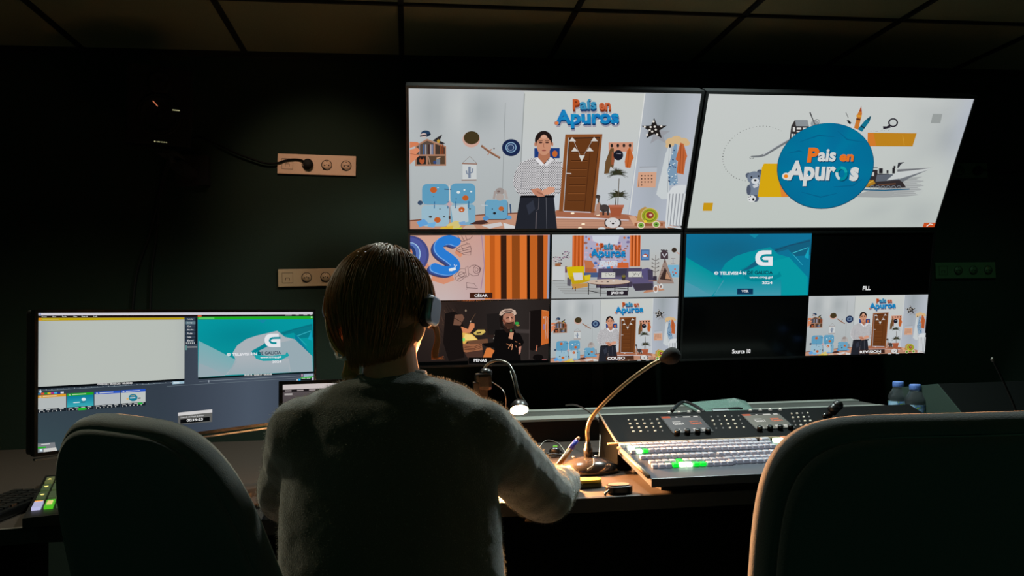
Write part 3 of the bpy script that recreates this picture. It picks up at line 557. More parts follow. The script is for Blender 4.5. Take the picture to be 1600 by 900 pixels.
    p.poly(L([(540, 430), (1000, 425), (1010, 560), (530, 560)]), U); p.poly(L([(900, 530), (1120, 530), (1130, 655), (935, 665), (895, 600)]), (92, 84, 118)); p.poly(L([(900, 590), (1120, 585), (1125, 655), (935, 663)]), (60, 54, 66)); p.poly(L([(690, 430), (845, 428), (835, 500), (700, 505)]), (60, 56, 74)); p.poly(L([(985, 440), (1060, 425), (1118, 450), (1120, 550), (1020, 540)]), (86, 80, 120)); p.poly(L([(1060, 440), (1118, 450), (1118, 550), (1070, 548)]), (64, 58, 80))
    p.poly(L([(530, 520), (900, 520), (900, 620), (520, 620)]), (96, 88, 116)); p.poly(L([(525, 570), (900, 570), (900, 622), (520, 630)]), (66, 58, 76))
    for a, b, c, d in ((575, 470, 718, 525), (858, 462, 998, 520)): p.rect(*c1(a, b), *c1(c, d), (200, 200, 192)); [p.ell(*c1(a+10+rnd.random()*(c-a-20), b+8+rnd.random()*(d-b-16)), .8, .6, (110, 110, 108), n=6) for _ in range(14)]
    # frame, tree, teepee, box, bike
    p.rect(*c1(988, 235), *c1(1078, 345), (52, 92, 140)); p.rect(*c1(996, 244), *c1(1070, 336), (90, 136, 186)); p.poly(L([(1000, 300), (1030, 275), (1065, 290), (1062, 312), (1005, 314)]), (170, 80, 50)); p.ell(*c1(1030, 300), 3, 1.3, (225, 225, 225), n=9)
    p.line(L([(1145, 290), (1140, 540)]), .8, (90, 80, 76)); [p.line(L([(1143, y), (1143+dx, y-16)]), .7, (80, 70, 70)) for y in (350, 390, 430, 470) for dx in (-34, 32)]; [p.ell(*c1(1143+dx, y-18), 1.2, 1, (60, 52, 52), n=7) for y in (350, 390, 430, 470) for dx in (-34, 32)]
    p.ell(*c1(1340, 240), 4.2, 4, (110, 96, 84)); p.ell(*c1(1340, 240), 3.4, 3.2, (52, 42, 34)); p.line(L([(1368, 262), (1395, 285)]), 1.6, (196, 150, 136)); p.line(L([(1310, 328), (1355, 330)]), .8, (110, 90, 90)); p.line(L([(1330, 330), (1330, 380)]), 1.4, (150, 156, 170)); p.line(L([(1308, 385), (1355, 385)]), .8, (110, 90, 90))
    p.poly(L([(1195, 265), (1235, 238), (1275, 265), (1278, 335), (1195, 332)]), (70, 56, 62)); p.line(L([(1215, 275), (1235, 315), (1262, 275)]), 1.6, (200, 200, 206)); [p.ell(*c1(1205+k*9, 240+(k*7 % 13)), 1.2, 1, (60, 50, 54), n=7) for k in range(8)]
    p.rect(*c1(1275, 395), *c1(1392, 525), (120, 174, 202)); [p.ell(*c1(a, b), 1.5, 1.5, (196, 84, 60), n=9) for a, b in ((1352, 440), (1330, 470), (1362, 480))]; p.ell(*c1(1340, 500), 1, 1, (60, 60, 60), n=7)
    p.poly(L([(1235, 345), (1250, 345), (1345, 590), (1160, 590), (1195, 470)]), (150, 128, 118)); p.poly(L([(1245, 420), (1320, 560), (1190, 545)]), (60, 44, 40)); p.poly(L([(1262, 460), (1310, 545), (1250, 540)]), (184, 140, 110)); [p.line(L([(1238, 330+k*9), (1248, 345+k*9)]), .8, (60, 44, 44)) for k in range(4)]; [p.line(L([(1235-k*14, 370+k*40), (1250-k*14, 376+k*40)]), .9, (70, 54, 50)) for k in range(4)]
    p.poly(L([(1120, 510), (1160, 510), (1160, 560), (1118, 556)]), (54, 48, 62)); p.line(L([(1075, 562), (1160, 560), (1200, 600)]), 1.2, (150, 110, 90))
    for a, b, r_ in ((1150, 645, 5.2), (1205, 620, 3.8)): p.ring(*c1(a, b), r_*.66, r_, 1.3, (222, 222, 222), n=20); p.ell(*c1(a, b), r_*.3, r_*.5, (120, 90, 80), n=10)
    # coffee table
    for x0, y0, x1, y1 in ((438, 580, 438, 698), (562, 590, 562, 722), (716, 590, 716, 720), (855, 580, 855, 670), (522, 560, 522, 630)): p.line(L([(x0, y0), (x1, y1)]), 1.3, (28, 24, 28))
    p.line(L([(438, 658), (562, 684), (716, 684)]), 1.1, (28, 24, 28)); p.line(L([(560, 620), (855, 640)]), 1, (34, 28, 32)); p.line(L([(560, 600), (716, 600), (716, 630), (560, 632)]), 1, (28, 24, 28))
    p.ell(*c1(648, 572), 34, 4.4, (92, 60, 48)); p.ell(*c1(648, 567), 34, 4.2, (196, 176, 160)); [p.ell(*c1(a, b), 2.2, .8, c, n=9) for a, b, c in ((520, 562, (40, 44, 60)), (640, 566, (60, 54, 60)), (700, 560, (220, 220, 220)), (770, 545, (120, 140, 180)), (580, 566, (150, 120, 110)))]
    p.poly(L([(785, 520), (830, 518), (824, 552), (792, 552)]), (60, 54, 50)); [p.line(L([(808, 525), (808+25*math.cos(a), 515-22*math.sin(a))]), .8, (120, 110, 40)) for a in (.3, .8, 1.3, 1.8, 2.3, 2.8)]
    p.rect(*c1(630, 660), *c1(855, 712), (38, 32, 40)); p.text('JACHO', *c1(676, 670), *c1(808, 702), (238, 238, 238), bold=.035)
    return p
def dark_room():
    p = Pic([(642.5, 469), (855.5, 467.5), (855.5, 566), (643.5, 572)])
    c1 = lambda x, y: (630+x/6.667, 450+y/6.667)
    L = lambda P: [c1(*q) for q in P]
    p.grid(lambda s, t: lerp(lerp((34, 27, 25), (46, 40, 38), max(0, 1-abs(s-.75)*2.4)), (70, 52, 44), .6*math.exp(-(((s-.2)/.14)**2+((t-.7)/.4)**2))), 24, 12)
    for k in range(26): a, b = 360+rnd.random()*240, 150+rnd.random()*480; p.line(L([(a, b), (a+30, b+20+rnd.random()*40), (a+50, b+90)]), .6, (88, 62, 50) if k % 2 else (30, 22, 20))
    p.poly(L([(440, 250), (540, 230), (600, 280), (640, 420), (640, 720), (480, 760), (420, 560)]), (22, 17, 16)); p.poly(L([(540, 265), (620, 260), (640, 300), (600, 380), (525, 375)]), (112, 78, 62)); p.line(L([(520, 290), (620, 350)]), .8, (30, 20, 18))
    p.poly(L([(605, 390), (680, 420), (700, 350), (745, 360), (745, 400), (700, 460), (625, 460)]), (206, 130, 88)); p.line(L([(700, 360), (720, 310), (755, 255)]), .9, (90, 66, 50)); p.line(L([(703, 345), (708, 328)]), 1, (220, 200, 180))
    p.poly(L([(620, 455), (720, 470), (785, 535), (680, 545), (640, 580), (625, 570)]), (222, 176, 84)); p.poly(L([(650, 470), (715, 480), (770, 530), (690, 538), (630, 530)]), (236, 206, 120)); p.ell(*c1(635, 530), 2, 3, (120, 210, 110), n=12)
    p.poly(L([(735, 460), (780, 425), (850, 425), (860, 450), (820, 480), (750, 480)]), (206, 178, 92)); p.poly(L([(765, 456), (815, 448), (815, 462), (770, 468)]), (40, 26, 20))
    p.poly(L([(625, 575), (820, 560), (830, 640), (700, 680), (635, 660)]), (150, 96, 66)); [p.line(L([(640, 600+k*18), (740, 610+k*16), (820, 575+k*20)]), .8, (70, 40, 30)) for k in range(3)]; p.poly(L([(660, 545), (880, 520), (890, 570), (700, 580)]), (104, 70, 50))
    p.poly(L([(640, 670), (830, 640), (830, 720), (700, 760)]), (74, 50, 42)); p.ell(*c1(655, 222), 1.2, 2, (150, 130, 110), n=10); p.poly(L([(860, 410), (920, 400), (960, 420), (940, 520), (870, 500)]), (44, 32, 28)); p.line(L([(950, 440), (955, 520)]), 1, (190, 170, 150)); p.ell(*c1(948, 518), 1, 1.2, (230, 220, 210), n=8)
    p.poly(L([(870, 260), (1000, 250), (1010, 480), (880, 480)]), (30, 26, 25))
    # man with cap
    p.poly(L([(960, 430), (1060, 420), (1150, 425), (1220, 480), (1255, 560), (1215, 640), (1225, 760), (920, 760), (950, 620), (850, 600), (830, 570), (940, 560)]), (13, 11, 11)); p.poly(L([(835, 720), (870, 620), (910, 618), (955, 650), (930, 690), (925, 720)]), (206, 116, 58)); p.poly(L([(1200, 610), (1228, 600), (1220, 670), (1203, 690)]), (190, 130, 110))
    p.poly(L([(1110, 455), (1150, 455), (1135, 530), (1095, 515)]), (196, 140, 110)); p.poly(L([(1045, 380), (1150, 370), (1150, 440), (1080, 460), (1040, 420)]), (40, 26, 22))
    p.poly(L([(1030, 290), (1060, 255), (1130, 250), (1160, 280), (1158, 340), (1145, 400), (1090, 415), (1045, 370)]), (172, 118, 96)); p.poly(L([(1060, 345), (1100, 350), (1150, 340), (1150, 400), (1110, 420), (1070, 400), (1050, 370)]), (70, 44, 34)); p.poly(L([(1000, 290), (1040, 260), (1035, 380), (1060, 420), (1010, 400)]), (24, 17, 15))
    p.line(L([(1070, 305), (1100, 300)]), 1.2, (50, 28, 22)); p.line(L([(1118, 300), (1140, 305)]), 1.2, (50, 28, 22)); p.line(L([(1102, 300), (1108, 330)]), 1, (120, 74, 58)); p.line(L([(1085, 358), (1125, 356)]), 1.4, (30, 18, 15)); p.line(L([(1108, 285), (1112, 330)]), 1.6, (214, 160, 134)); p.line(L([(1040, 320), (1065, 360)]), 3, (120, 66, 50))
    p.poly(L([(1000, 270), (1010, 235), (1050, 210), (1120, 205), (1165, 225), (1175, 260), (1160, 275), (1120, 240), (1060, 245), (1020, 280)]), (196, 168, 150)); p.poly(L([(1015, 255), (1060, 222), (1125, 220), (1150, 240), (1100, 232), (1050, 240)]), (110, 84, 76)); p.ring(*c1(1120, 250), 6, 5, .8, (214, 190, 172), a0=-80, a1=60)
    p.ell(*c1(1180, 358), 3.2, 2.2, (46, 150, 66)); p.ell(*c1(1190, 380), 3, 1.4, (150, 130, 60), n=12); p.ell(*c1(1122, 435), 1.6, 2.2, (60, 110, 70), n=10); p.poly(L([(1160, 420), (1430, 430), (1430, 470), (1170, 460)]), (64, 56, 54))
    for a, b in ((1075, 575), (1165, 550), (1200, 570)): p.line(L([(a, b), (a+20, b+8)]), .9, (190, 120, 80))
    p.line(L([(1095, 590), (1112, 585), (1096, 625)]), 1, (206, 140, 100)); p.ring(*c1(1127, 590), 1.6, 2, .8, (206, 140, 100), n=12); p.line(L([(1138, 592), (1130, 640)]), .9, (206, 140, 100)); p.line(L([(1170, 590), (1180, 615)]), .9, (170, 110, 80))
    p.poly(L([(1310, 230), (1425, 215), (1428, 600), (1350, 650), (1310, 640)]), (20, 15, 14)); p.poly(L([(1430, 218), (1505, 235), (1505, 570), (1428, 592)]), (196, 102, 44)); p.line(L([(1432, 222), (1500, 238)]), .8, (226, 140, 80)); p.ring(*c1(1487, 405), 3, 17, .7, (196, 160, 140), n=4); p.line(L([(1470, 290), (1492, 295), (1495, 520), (1470, 525), (1470, 290)]), .7, (196, 160, 140)); p.rect(*c1(1448, 290), *c1(1458, 310), (200, 170, 150)); p.rect(*c1(1450, 370), *c1(1460, 425), (120, 120, 170))
    p.line(L([(1388, 590), (1378, 655)]), 1.4, (206, 120, 90)); p.ell(*c1(1400, 720), 8, 5, (14, 11, 11)); p.rect(*c1(1440, 740), *c1(1485, 752), (150, 90, 90)); p.line(L([(1310, 240), (1310, 740)]), 1, (70, 60, 58))
    p.poly([(643, 566), (732, 563.5), (732, 574), (643, 574)], (3, 4, 4)); p.poly([(767, 563.5), (856, 562), (856, 568), (767, 570)], (3, 4, 4))
    p.rect(733, 558, 768, 568, (6, 6, 6)); p.text('PENAS', 741, 560, 761, 565.2, (226, 226, 226), bold=.03)
    return p
def galicia(label=True, alt=False):
    p = Pic([(1069, 366.5), (1265.5, 365.5), (1260.5, 461.5), (1066.5, 464)])
    c1 = lambda x, y: (1050+x/6.667, 350+y/6.667)
    L = lambda P: [c1(*q) for q in P]
    if alt: A, B_, Cc, Dd, E_, Fs = (6, 150, 160), (12, 142, 146), (118, 172, 178), (150, 168, 176), (4, 128, 140), (168, 176, 182)
    else: A, B_, Cc, Dd, E_, Fs = (16, 112, 150), (6, 124, 150), (4, 146, 154), (74, 152, 172), (20, 94, 124), (8, 150, 160)
    p.grid(lambda s, t: lerp(lerp(B_, A, t*1.2), E_, .7*math.exp(-(((s-.35)/.3)**2+((t-.72)/.25)**2))), 20, 12)
    p.patch([c1(130, 350), c1(560, 600), c1(400, 745), c1(110, 745)], lambda a, b: lerp(Cc, Dd, b), 6, 6)
    p.poly(L([(125, 600), (250, 660), (400, 750), (110, 760)]), Dd)
    q = [c1(430, 745), c1(520, 590), c1(490, 480)]
    p.poly(L([(400, 745), (520, 600), (490, 490), (540, 410), (640, 340), (760, 300), (1000, 245), (1085, 320), (1200, 350), (1400, 560), (1395, 745)]), Fs if alt else (6, 142, 156))
    p.patch([c1(520, 560), c1(1120, 560), c1(1120, 745), c1(430, 745)], lambda a, b: lerp(Fs if alt else (6, 142, 156), Dd, b*.9), 8, 6)
    p.poly(L([(690, 480), (860, 390), (1000, 395), (1180, 355), (1130, 520), (1100, 495), (900, 560), (760, 560), (690, 520)]), (6, 130, 146) if not alt else (10, 140, 150))
    p.poly(L([(850, 430), (1200, 350), (1390, 550), (1395, 745), (1130, 745), (1120, 580), (820, 560), (780, 480)]), Fs if not alt else Dd)
    p.poly(L([(820, 600), (1020, 600), (1125, 545), (1100, 495), (1080, 530), (900, 545), (720, 520), (740, 570)]), (4, 132, 146) if not alt else (30, 160, 166)); p.poly(L([(860, 380), (770, 450), (690, 500), (800, 470), (880, 430)]), E_)
    p.poly(L([(1040, 265), (1425, 160), (1425, 330), (1260, 340), (1190, 270), (1075, 300)]), E_ if not alt else (8, 120, 134)); p.line(L([(1050, 285), (1200, 230), (1420, 180)]), 1.2, (26, 70, 100) if not alt else (10, 108, 122)); p.line(L([(1230, 310), (1400, 250)]), 1, (60, 190, 206))
    p.poly(L([(1200, 290), (1240, 320), (1380, 540), (1210, 350)]), (8, 120, 150)); p.line(L([(1240, 320), (1340, 430)]), .8, (50, 180, 200)); p.poly(L([(1360, 350), (1410, 240), (1405, 370)]), (20, 160, 186)); p.poly(L([(780, 115), (880, 115), (840, 155)]), (20, 136, 164)); p.line(L([(420, 745), (520, 590)]), 1.2, Dd)
    W_ = (226, 228, 232)
    g = smooth_path([(925, 280, 0), (880, 292, 0), (854, 325, 0), (848, 362, 0), (857, 402, 0), (885, 430, 0), (930, 440, 0)], 4)
    p.poly(L([(1015, 280)]+[(v.x, v.y) for v in g]+[(1028, 440), (1030, 343), (1015, 330)]), W_)
    sl = smooth_path([(955, 331, 0), (925, 338, 0), (908, 362, 0), (925, 386, 0), (950, 391, 0)], 4)
    tc = (8, 138, 150)
    p.line(L([(1034, 331), (955, 331)]), 3.6, tc); p.line([c1(v.x, v.y) for v in sl], 3.5, tc); p.line(L([(948, 391), (984, 391)]), 3.5, tc)
    p.text('© TELEVISIÓN', *c1(422, 490), *c1(755, 531), W_, bold=.035); p.text('DE GALICIA', *c1(768, 490), *c1(1030, 526), (10, 44, 64), bold=.02)
    p.text('www.crtvg.gal', *c1(788, 545), *c1(1028, 574), W_, bold=.035); p.text('2024', *c1(922, 598), *c1(1028, 628), W_, bold=.03)
    if label: p.rect(*c1(663, 673), *c1(828, 732), (10, 50, 84)); p.text('VTR', *c1(708, 688), *c1(782, 714), (220, 226, 230), bold=.02)
    return p
def playout_ui():
    p = Pic([(58.5, 487), (488.3, 489), (492, 651), (56, 707.5)])
    def bg(s, t): return lerp(lerp((50, 58, 70), (84, 96, 112), max(0, 1-abs(s-.72)*3.0)*.6+.12*s), (58, 82, 86), max(0, .5-s)*1.4*max(0, 1-t*1.6))
    p.grid(bg, 24, 12)
    T = lambda t, x0, y0, x1, y1, c=(214, 214, 214), sl=0, b=.02: p.text(t, x0, y0, x1, y1, c, bold=b, slope=sl)
    p.poly([(58, 486.5), (489, 488.5), (489, 492.6), (58, 491)], (206, 202, 212)); p.ell(62.5, 488.9, 1.3, 1.1, (50, 110, 190), n=10)
    p.poly([(58, 491.2), (489, 492.8), (489, 495.2), (58, 494.5)], (24, 12, 12))
    for t, a, b in (('Preset', 65, 73), ('Shot', 82, 88), ('Tools', 97, 104), ('View', 115, 121), ('Show ok', 128, 138), ('Look', 147, 153)): T(t, a, 491.9, b, 493.9)
    for a, b in ((446, 456), (462, 467), (474, 480), (484, 487)): p.rect(a, 492.9, b, 494.2, (190, 190, 190))
    p.poly([(58, 494.6), (289.5, 496), (289.5, 499), (58, 498.9)], (186, 158, 14)); p.rect(60, 494.8, 64, 498.4, (220, 130, 40)); p.line([(66, 496.6), (92, 496.8)], 1.0, (216, 200, 120))
    p.patch([(58, 499), (289.8, 499.2), (290, 591), (57.3, 602.8)], lambda a, b: lerp((182, 188, 182), (160, 166, 168), .7*math.exp(-(a/.07)-abs(b-.2))+.3*math.exp(-((1-a)/.04))), 14, 10)
    p.poly([(57.2, 602.8), (290, 591), (290, 594.2), (57.2, 606.5)], (8, 12, 16)); T('00:00:00 / 00:00:20 / 00:00:00', 153, 597.6, 208, 600.4, (226, 226, 226), -.03)
    for i in range(24): x = 62+i*9; p.rect(x, 607.4-(x-57)*.052, x+.8, 608.6-(x-57)*.052, (170, 180, 186))
    p.poly([(58, 608.8), (270, 597), (270, 597.6), (58, 609.6)], (110, 124, 134)); p.poly([(271, 595.6), (289.6, 594.6), (289.6, 598.6), (271, 599.8)], (150, 180, 196)); p.ell(62, 610, 1.7, 2.6, (190, 216, 230), n=12); p.rect(272.5, 596, 282, 598.6, (200, 216, 224))
    p.poly([(57, 607), (490, 583), (491, 592), (57, 617)], (40, 48, 58), True) if False else None
    p.poly([(290.5, 496), (309.5, 496), (309.5, 537), (290.5, 537.5)], (18, 24, 34))
    for i in range(7):
        y = 496.6+i*5.5; p.rect(291.5, y, 306.5, y+4.4, (52, 66, 82) if i != 1 else (100, 124, 136)); T(('Autoplay', 'Loop', 'Cue', 'Begin', 'Fade', 'Continue', 'End')[i], 294, y+.8, 303.5-(i % 3)*1.6, y+3.3)
    for i in range(5): p.rect(292+i*3, 534.7, 293.8+i*3, 536.3, (190, 196, 200))
    p.rect(290.5, 541.2, 309.5, 542.6, (180, 180, 180)); p.rect(290.5, 539, 293.5, 546.5, (90, 130, 130))
    p.poly([(310, 492.6), (316, 492.6), (316, 494.8), (310, 494.8)], (210, 90, 50)); p.poly([(310, 495), (488.5, 495.6), (488.6, 499.6), (310, 499.3)], (34, 172, 34)); p.line([(311, 497), (336, 497.2)], 1.0, (120, 220, 120)); p.rect(485.5, 496, 487.5, 498, (210, 230, 210))
    # picture in the programme window: reuse the caption drawing
    g = galicia(False, True); H = homog([(310, 499.5), (488.6, 499.8), (490.5, 580.6), (311, 589.2)]); Hi = np.linalg.inv(H); p.k += 1; base = p.k
    P = []
    for x, y, z in g.V:
        q = Hi @ np.array([x, y, 1.0]); P.append(p.m((q[0]/q[2], q[1]/q[2])))
    o = len(p.V); p.V += [(a, b, (base*p.EPS)+z) for (a, b), (x, y, z) in zip(P, g.V)]; p.K += g.K; p.F += [tuple(i+o for i in f) for f in g.F]; p.k += g.k+2
    p.poly([(311, 589.2), (490.6, 580.6), (490.8, 583), (311, 592)], (6, 24, 26)); T('00:00:14 / 00:00:17 / 00:00:00', 383, 584.6, 426, 587.4, (226, 226, 226), -.03)
    p.line([(313, 595.4), (470, 587.4)], .8, (120, 132, 142)); p.line([(262, 602.8), (472, 590.8)], .7, (96, 108, 118)); p.rect(327, 593.6, 328.5, 597, (150, 160, 170))
    p.poly([(475, 585), (490.6, 584), (490.9, 588.5), (475, 589.4)], (150, 170, 190)); p.rect(471.8, 585, 473.6, 588.6, (230, 170, 200)); p.poly([(471, 589.6), (491, 588.2), (491, 592), (471, 593.2)], (40, 170, 50)); p.poly([(464, 592.2), (491, 590.8), (491.2, 596.4), (464, 597.8)], (14, 24, 30)); p.poly([(467, 592), (470.4, 591.8), (470.4, 597), (467, 597.2)], (40, 170, 220)); p.rect(464.4, 592.4, 466.4, 595, (210, 210, 210)); p.poly([(488, 589.6), (491, 589.4), (491.2, 596), (488, 596.4)], (196, 190, 210)); T('10  20', 471.5, 594.6, 482, 596.6); T('on air', 472, 590.6, 486, 592)
    # clip thumbnails
    for i, c in enumerate([(40, 110, 150), (220, 80, 40), (40, 140, 50), (214, 180, 30), (170, 40, 130), (70, 170, 220), (40, 50, 140), (220, 220, 230)]): p.poly([(57.5+i*5.2, 612.6-i*.27), (62.5+i*5.2, 612.3-i*.27), (62.5+i*5.2, 614.9-i*.27), (57.5+i*5.2, 615.2-i*.27)], c)
    for i, (x0, x1, bar, bd) in enumerate(((57.6, 102.4, (214, 150, 40), (176, 182, 182)), (104.2, 146.2, (30, 160, 36), (8, 140, 152)), (147.6, 188.2, (40, 84, 190), (176, 182, 186)), (189.4, 228.2, (40, 84, 190), (186, 192, 190)))):
        yt = lambda x: 616.4-(x-57.6)*.058; yb = lambda x: 638.6-(x-57.6)*.068
        p.poly([(x0, yt(x0)), (x1, yt(x1)), (x1, yt(x1)+4), (x0, yt(x0)+4)], bar); T('clip', x0+2.4, yt(x0)+.9, x0+5.5, yt(x0)+3.2, (230, 230, 210)); p.line([(x0+8, yt(x0+8)+2), (x0+30, yt(x0+30)+2)], .9, (230, 230, 210))
        if i == 1: p.patch([(x0, yt(x0)+4), (x1, yt(x1)+4), (x1, yb(x1)), (x0, yb(x0))], lambda a, b: lerp((10, 120, 150), (60, 170, 180), b), 4, 4); p.ell(130.5, 622.6, 3.4, 2.6, (214, 226, 230), n=10); p.line([(114, 627.8), (124, 627.2)], 1.3, (214, 226, 230)); p.line([(126, 627), (133, 626.6)], 1.2, (20, 70, 90))
        else: p.poly([(x0, yt(x0)+4), (x1, yt(x1)+4), (x1, yb(x1)), (x0, yb(x0))], bd)
        if i == 3: p.ell(208.5, 620.2, 7, 5.6, (20, 120, 146)); p.line([(203.5, 620.8), (212, 620.2)], 1.4, (214, 220, 220)); p.line([(205, 617.6), (211, 617.2)], .9, (220, 170, 90)); p.line([(216, 621.4), (220.5, 621)], 1.6, (70, 70, 80)); p.line([(198, 622.4), (201.5, 622.2)], 2.2, (220, 170, 90))
        p.poly([(x0, yb(x0)), (x1, yb(x1)), (x1, yb(x1)+5.4), (x0, yb(x0)+5.6)], (24, 32, 40))
        for k in range(4): xa = x0+2+k*(x1-x0)*.24; p.rect(xa, yb(xa)+.6, xa+(x1-x0)*.15, yb(xa)+1.7, (196, 200, 200))
        for k in range(6): xa = x0+2+k*(x1-x0)*.15; p.ell(xa+.8, yb(xa)+3.9, .7, .9, (226, 226, 226), n=8)
    p.poly([(121.5, 636.2), (133, 635.4), (135.5, 638), (132, 639.4), (121.5, 640)], (30, 180, 40)); p.poly([(216, 628.4), (223.5, 627.9), (223.5, 630.4), (216, 631)], (30, 170, 60))
    p.poly([(56.4, 692.4), (84, 690.4), (86, 703.6), (56.2, 707)], (120, 124, 128)); p.line([(62, 694), (76, 693)], 1.2, (210, 210, 210)); p.poly([(56.8, 698), (70, 696.8), (70, 699.4), (56.8, 700.6)], (40, 170, 40)); p.poly([(66, 700.6), (86, 698.6), (87.6, 703.4), (66, 706)], (200, 200, 196)); p.rect(59.5, 701, 64, 705, (210, 230, 240))
    # timecode window
    p.poly([(279.4, 644.4), (333, 639.4), (333, 658.6), (279.4, 662.6)], (96, 96, 94)); p.poly([(279.4, 644.2), (333, 639.2), (333, 644), (279.4, 649.2)], (206, 204, 204)); T('Timecode del bloque de tiempo', 283, 650.6, 320, 653.6, (200, 200, 200), -.09); p.poly([(283, 655), (329.4, 650.8), (329.4, 657.4), (283, 661.4)], (8, 10, 12)); T('00:19:23', 293, 654.4, 318.5, 658.4, (226, 226, 226), -.08, .03)
    return p

# ------------------------------------------------------------------ monitor wall
TU, HU, TL_, HL = .5213, .5751, .1926, .548
X0, XW, X1, DW = .0227, 1.1455, 1.194, 3.3
def monitor(label, x, up_tilt, zb, W_, H_, name='wall_monitor', group='video wall monitors', yaw=0, D=DW, b=.012, thick=.045):
    """origin lower left corner of the picture area; local x right, y up, z out of the glass"""
    xv = Vector((math.cos(yaw), math.sin(yaw), 0)); n0 = Vector((math.sin(yaw), -math.cos(yaw), 0))
    up = Vector((0, 0, 1))*math.cos(up_tilt)+n0*math.sin(up_tilt); zv = xv.cross(up)
    o = thing(name, label, 'monitor', M=frame(Vector((x, D, zb)), xv, up, zv), group=group)
    MB().box((W_/2, H_/2, -.012-thick/2), (W_+2*b-.002, H_+2*b-.002, thick), bev=.006).build('housing', M['black'], o)
    f = MB()
    for c, d in (((W_/2, -b/2, -.004), (W_+2*b, b, .018)), ((W_/2, H_+b/2, -.004), (W_+2*b, b, .018)), ((-b/2, H_/2, -.004), (b, H_, .018)), ((W_+b/2, H_/2, -.004), (b, H_, .018))): f.box(c, d)
    f.build('bezel', M['black_satin'], o)
    MB().box((W_/2, H_/2, -.006), (W_, H_, .012)).build('glass_panel', M['screen'], o)
    return o
studio_pic = studio(); 
m1 = monitor('upper left wall monitor showing the presenter in a patterned shirt beside a door', X0, TU, CAMZ+.3815, XW, HU, b=.011)
studio_pic.build('picture', m1, 0, 0, XW, HU)
m2 = monitor('upper right wall monitor showing the title on a round teal disc', X1+.004, TU, CAMZ+.3815, XW, HU, b=.011)
title_card().build('picture', m2, 0, 0, XW, HU)
zl = CAMZ+.3553-HL*math.cos(TL_); yl = DW+HL*math.sin(TL_)
m3 = monitor('lower left wall monitor split into four camera pictures', X0, TL_, zl, XW, HL, D=yl, b=.009)
g = .0025
cesar().build('picture', m3, 0, HL/2+g, XW*.508-g, HL/2-g, label='camera picture of blue letters and orange curtain captioned CÉSAR')
sofa_set().build('picture', m3, XW*.512+g, HL/2+g, XW*.488-g, HL/2-g, label='camera picture of living room set captioned JACHO')
dark_room().build('picture', m3, 0, 0, XW*.508-g, HL/2-g, label='camera picture of dark room and man in cap captioned PENAS')
studio('COUSO').build('picture', m3, XW*.512+g, 0, XW*.488-g, HL/2-g, label='camera picture of presenter captioned COUSO')
m4 = monitor('lower right wall monitor with a teal caption, a presenter picture and two black cells', X1, TL_, zl, XW, HL, D=yl, b=.009)
galicia().build('picture', m4, 0, HL/2, XW/2-g, HL/2, label='teal television caption picture marked VTR')
studio('REVISION').build('picture', m4, XW/2+g, 0, XW/2-g, HL/2-g*2, label='presenter picture captioned REVISION')
cp = Pic([(0, 0), (100, 0), (100, 100), (0, 100)])
cp.text('FILL', 72.2, 43.2, 75.4, 46.6, (226, 226, 226), bold=.03)
cp.build('caption_text', m4, 0, 0, XW, HL)
cp = Pic([(0, 0), (100, 0), (100, 100), (0, 100)]); cp.text('Source 10', 20.2, 93.2, 27.6, 96.8, (226, 226, 226), bold=.03); cp.build('caption_text', m4, 0, 0, XW, HL)
# wall mount carrying the four monitors
t = thing('monitor_mount', 'black steel rack on the wall behind the video wall monitors', 'mount', (1.18, 3.5, CAMZ+.35))
mm = MB()
for x in (.35, .85, 1.5, 2.05): mm.box((x, 3.56, CAMZ+.1), (.05, .04, .95))
for z in (CAMZ+.15, CAMZ+.5): mm.box((1.18, 3.60, z), (2.1, .1, .05))
for x in (.35, .85, 1.5, 2.05): mm.box((x, 3.42, CAMZ+.55), (.05, .3, .05)); mm.box((x, 3.47, CAMZ+.05), (.05, .2, .05))
mm.build('rack', M['matte'], t, world=True)

# ------------------------------------------------------------------ playout monitor and laptop on the left
DZ = .76
a_, b_ = at(58.5, 487, Y=1.8), at(488.3, 489, Y=2.3)
bl, br = at(56, 707.5, Y=1.8), at(492, 651, Y=2.3)
lx = (Vector((b_.x, b_.y, 0))-Vector((a_.x, a_.y, 0))); LW = lx.length; yaw = math.atan2(lx.y, lx.x)
zb_ = (bl.z+br.z)/2; LH = (a_.z+b_.z)/2-zb_
m5 = monitor('wide desk monitor at far left showing playout software with clip thumbnails', a_.x, 0, zb_, LW, LH, name='desk_monitor', group=None, yaw=yaw, D=a_.y, b=.007, thick=.03)
playout_ui().build('picture', m5, 0, 0, LW, LH)
MB().box((LW/2, -.0135, .001), (LW+.012, .004, .012)).build('chin', M['alu'], m5)
st = MB(); st.box((LW/2, .02, -.075), (.09, .30, .04)); st.box((LW/2, (DZ-zb_)+.006, -.09), (.30, .012, .2)); st.build('stand', M['black'], m5)
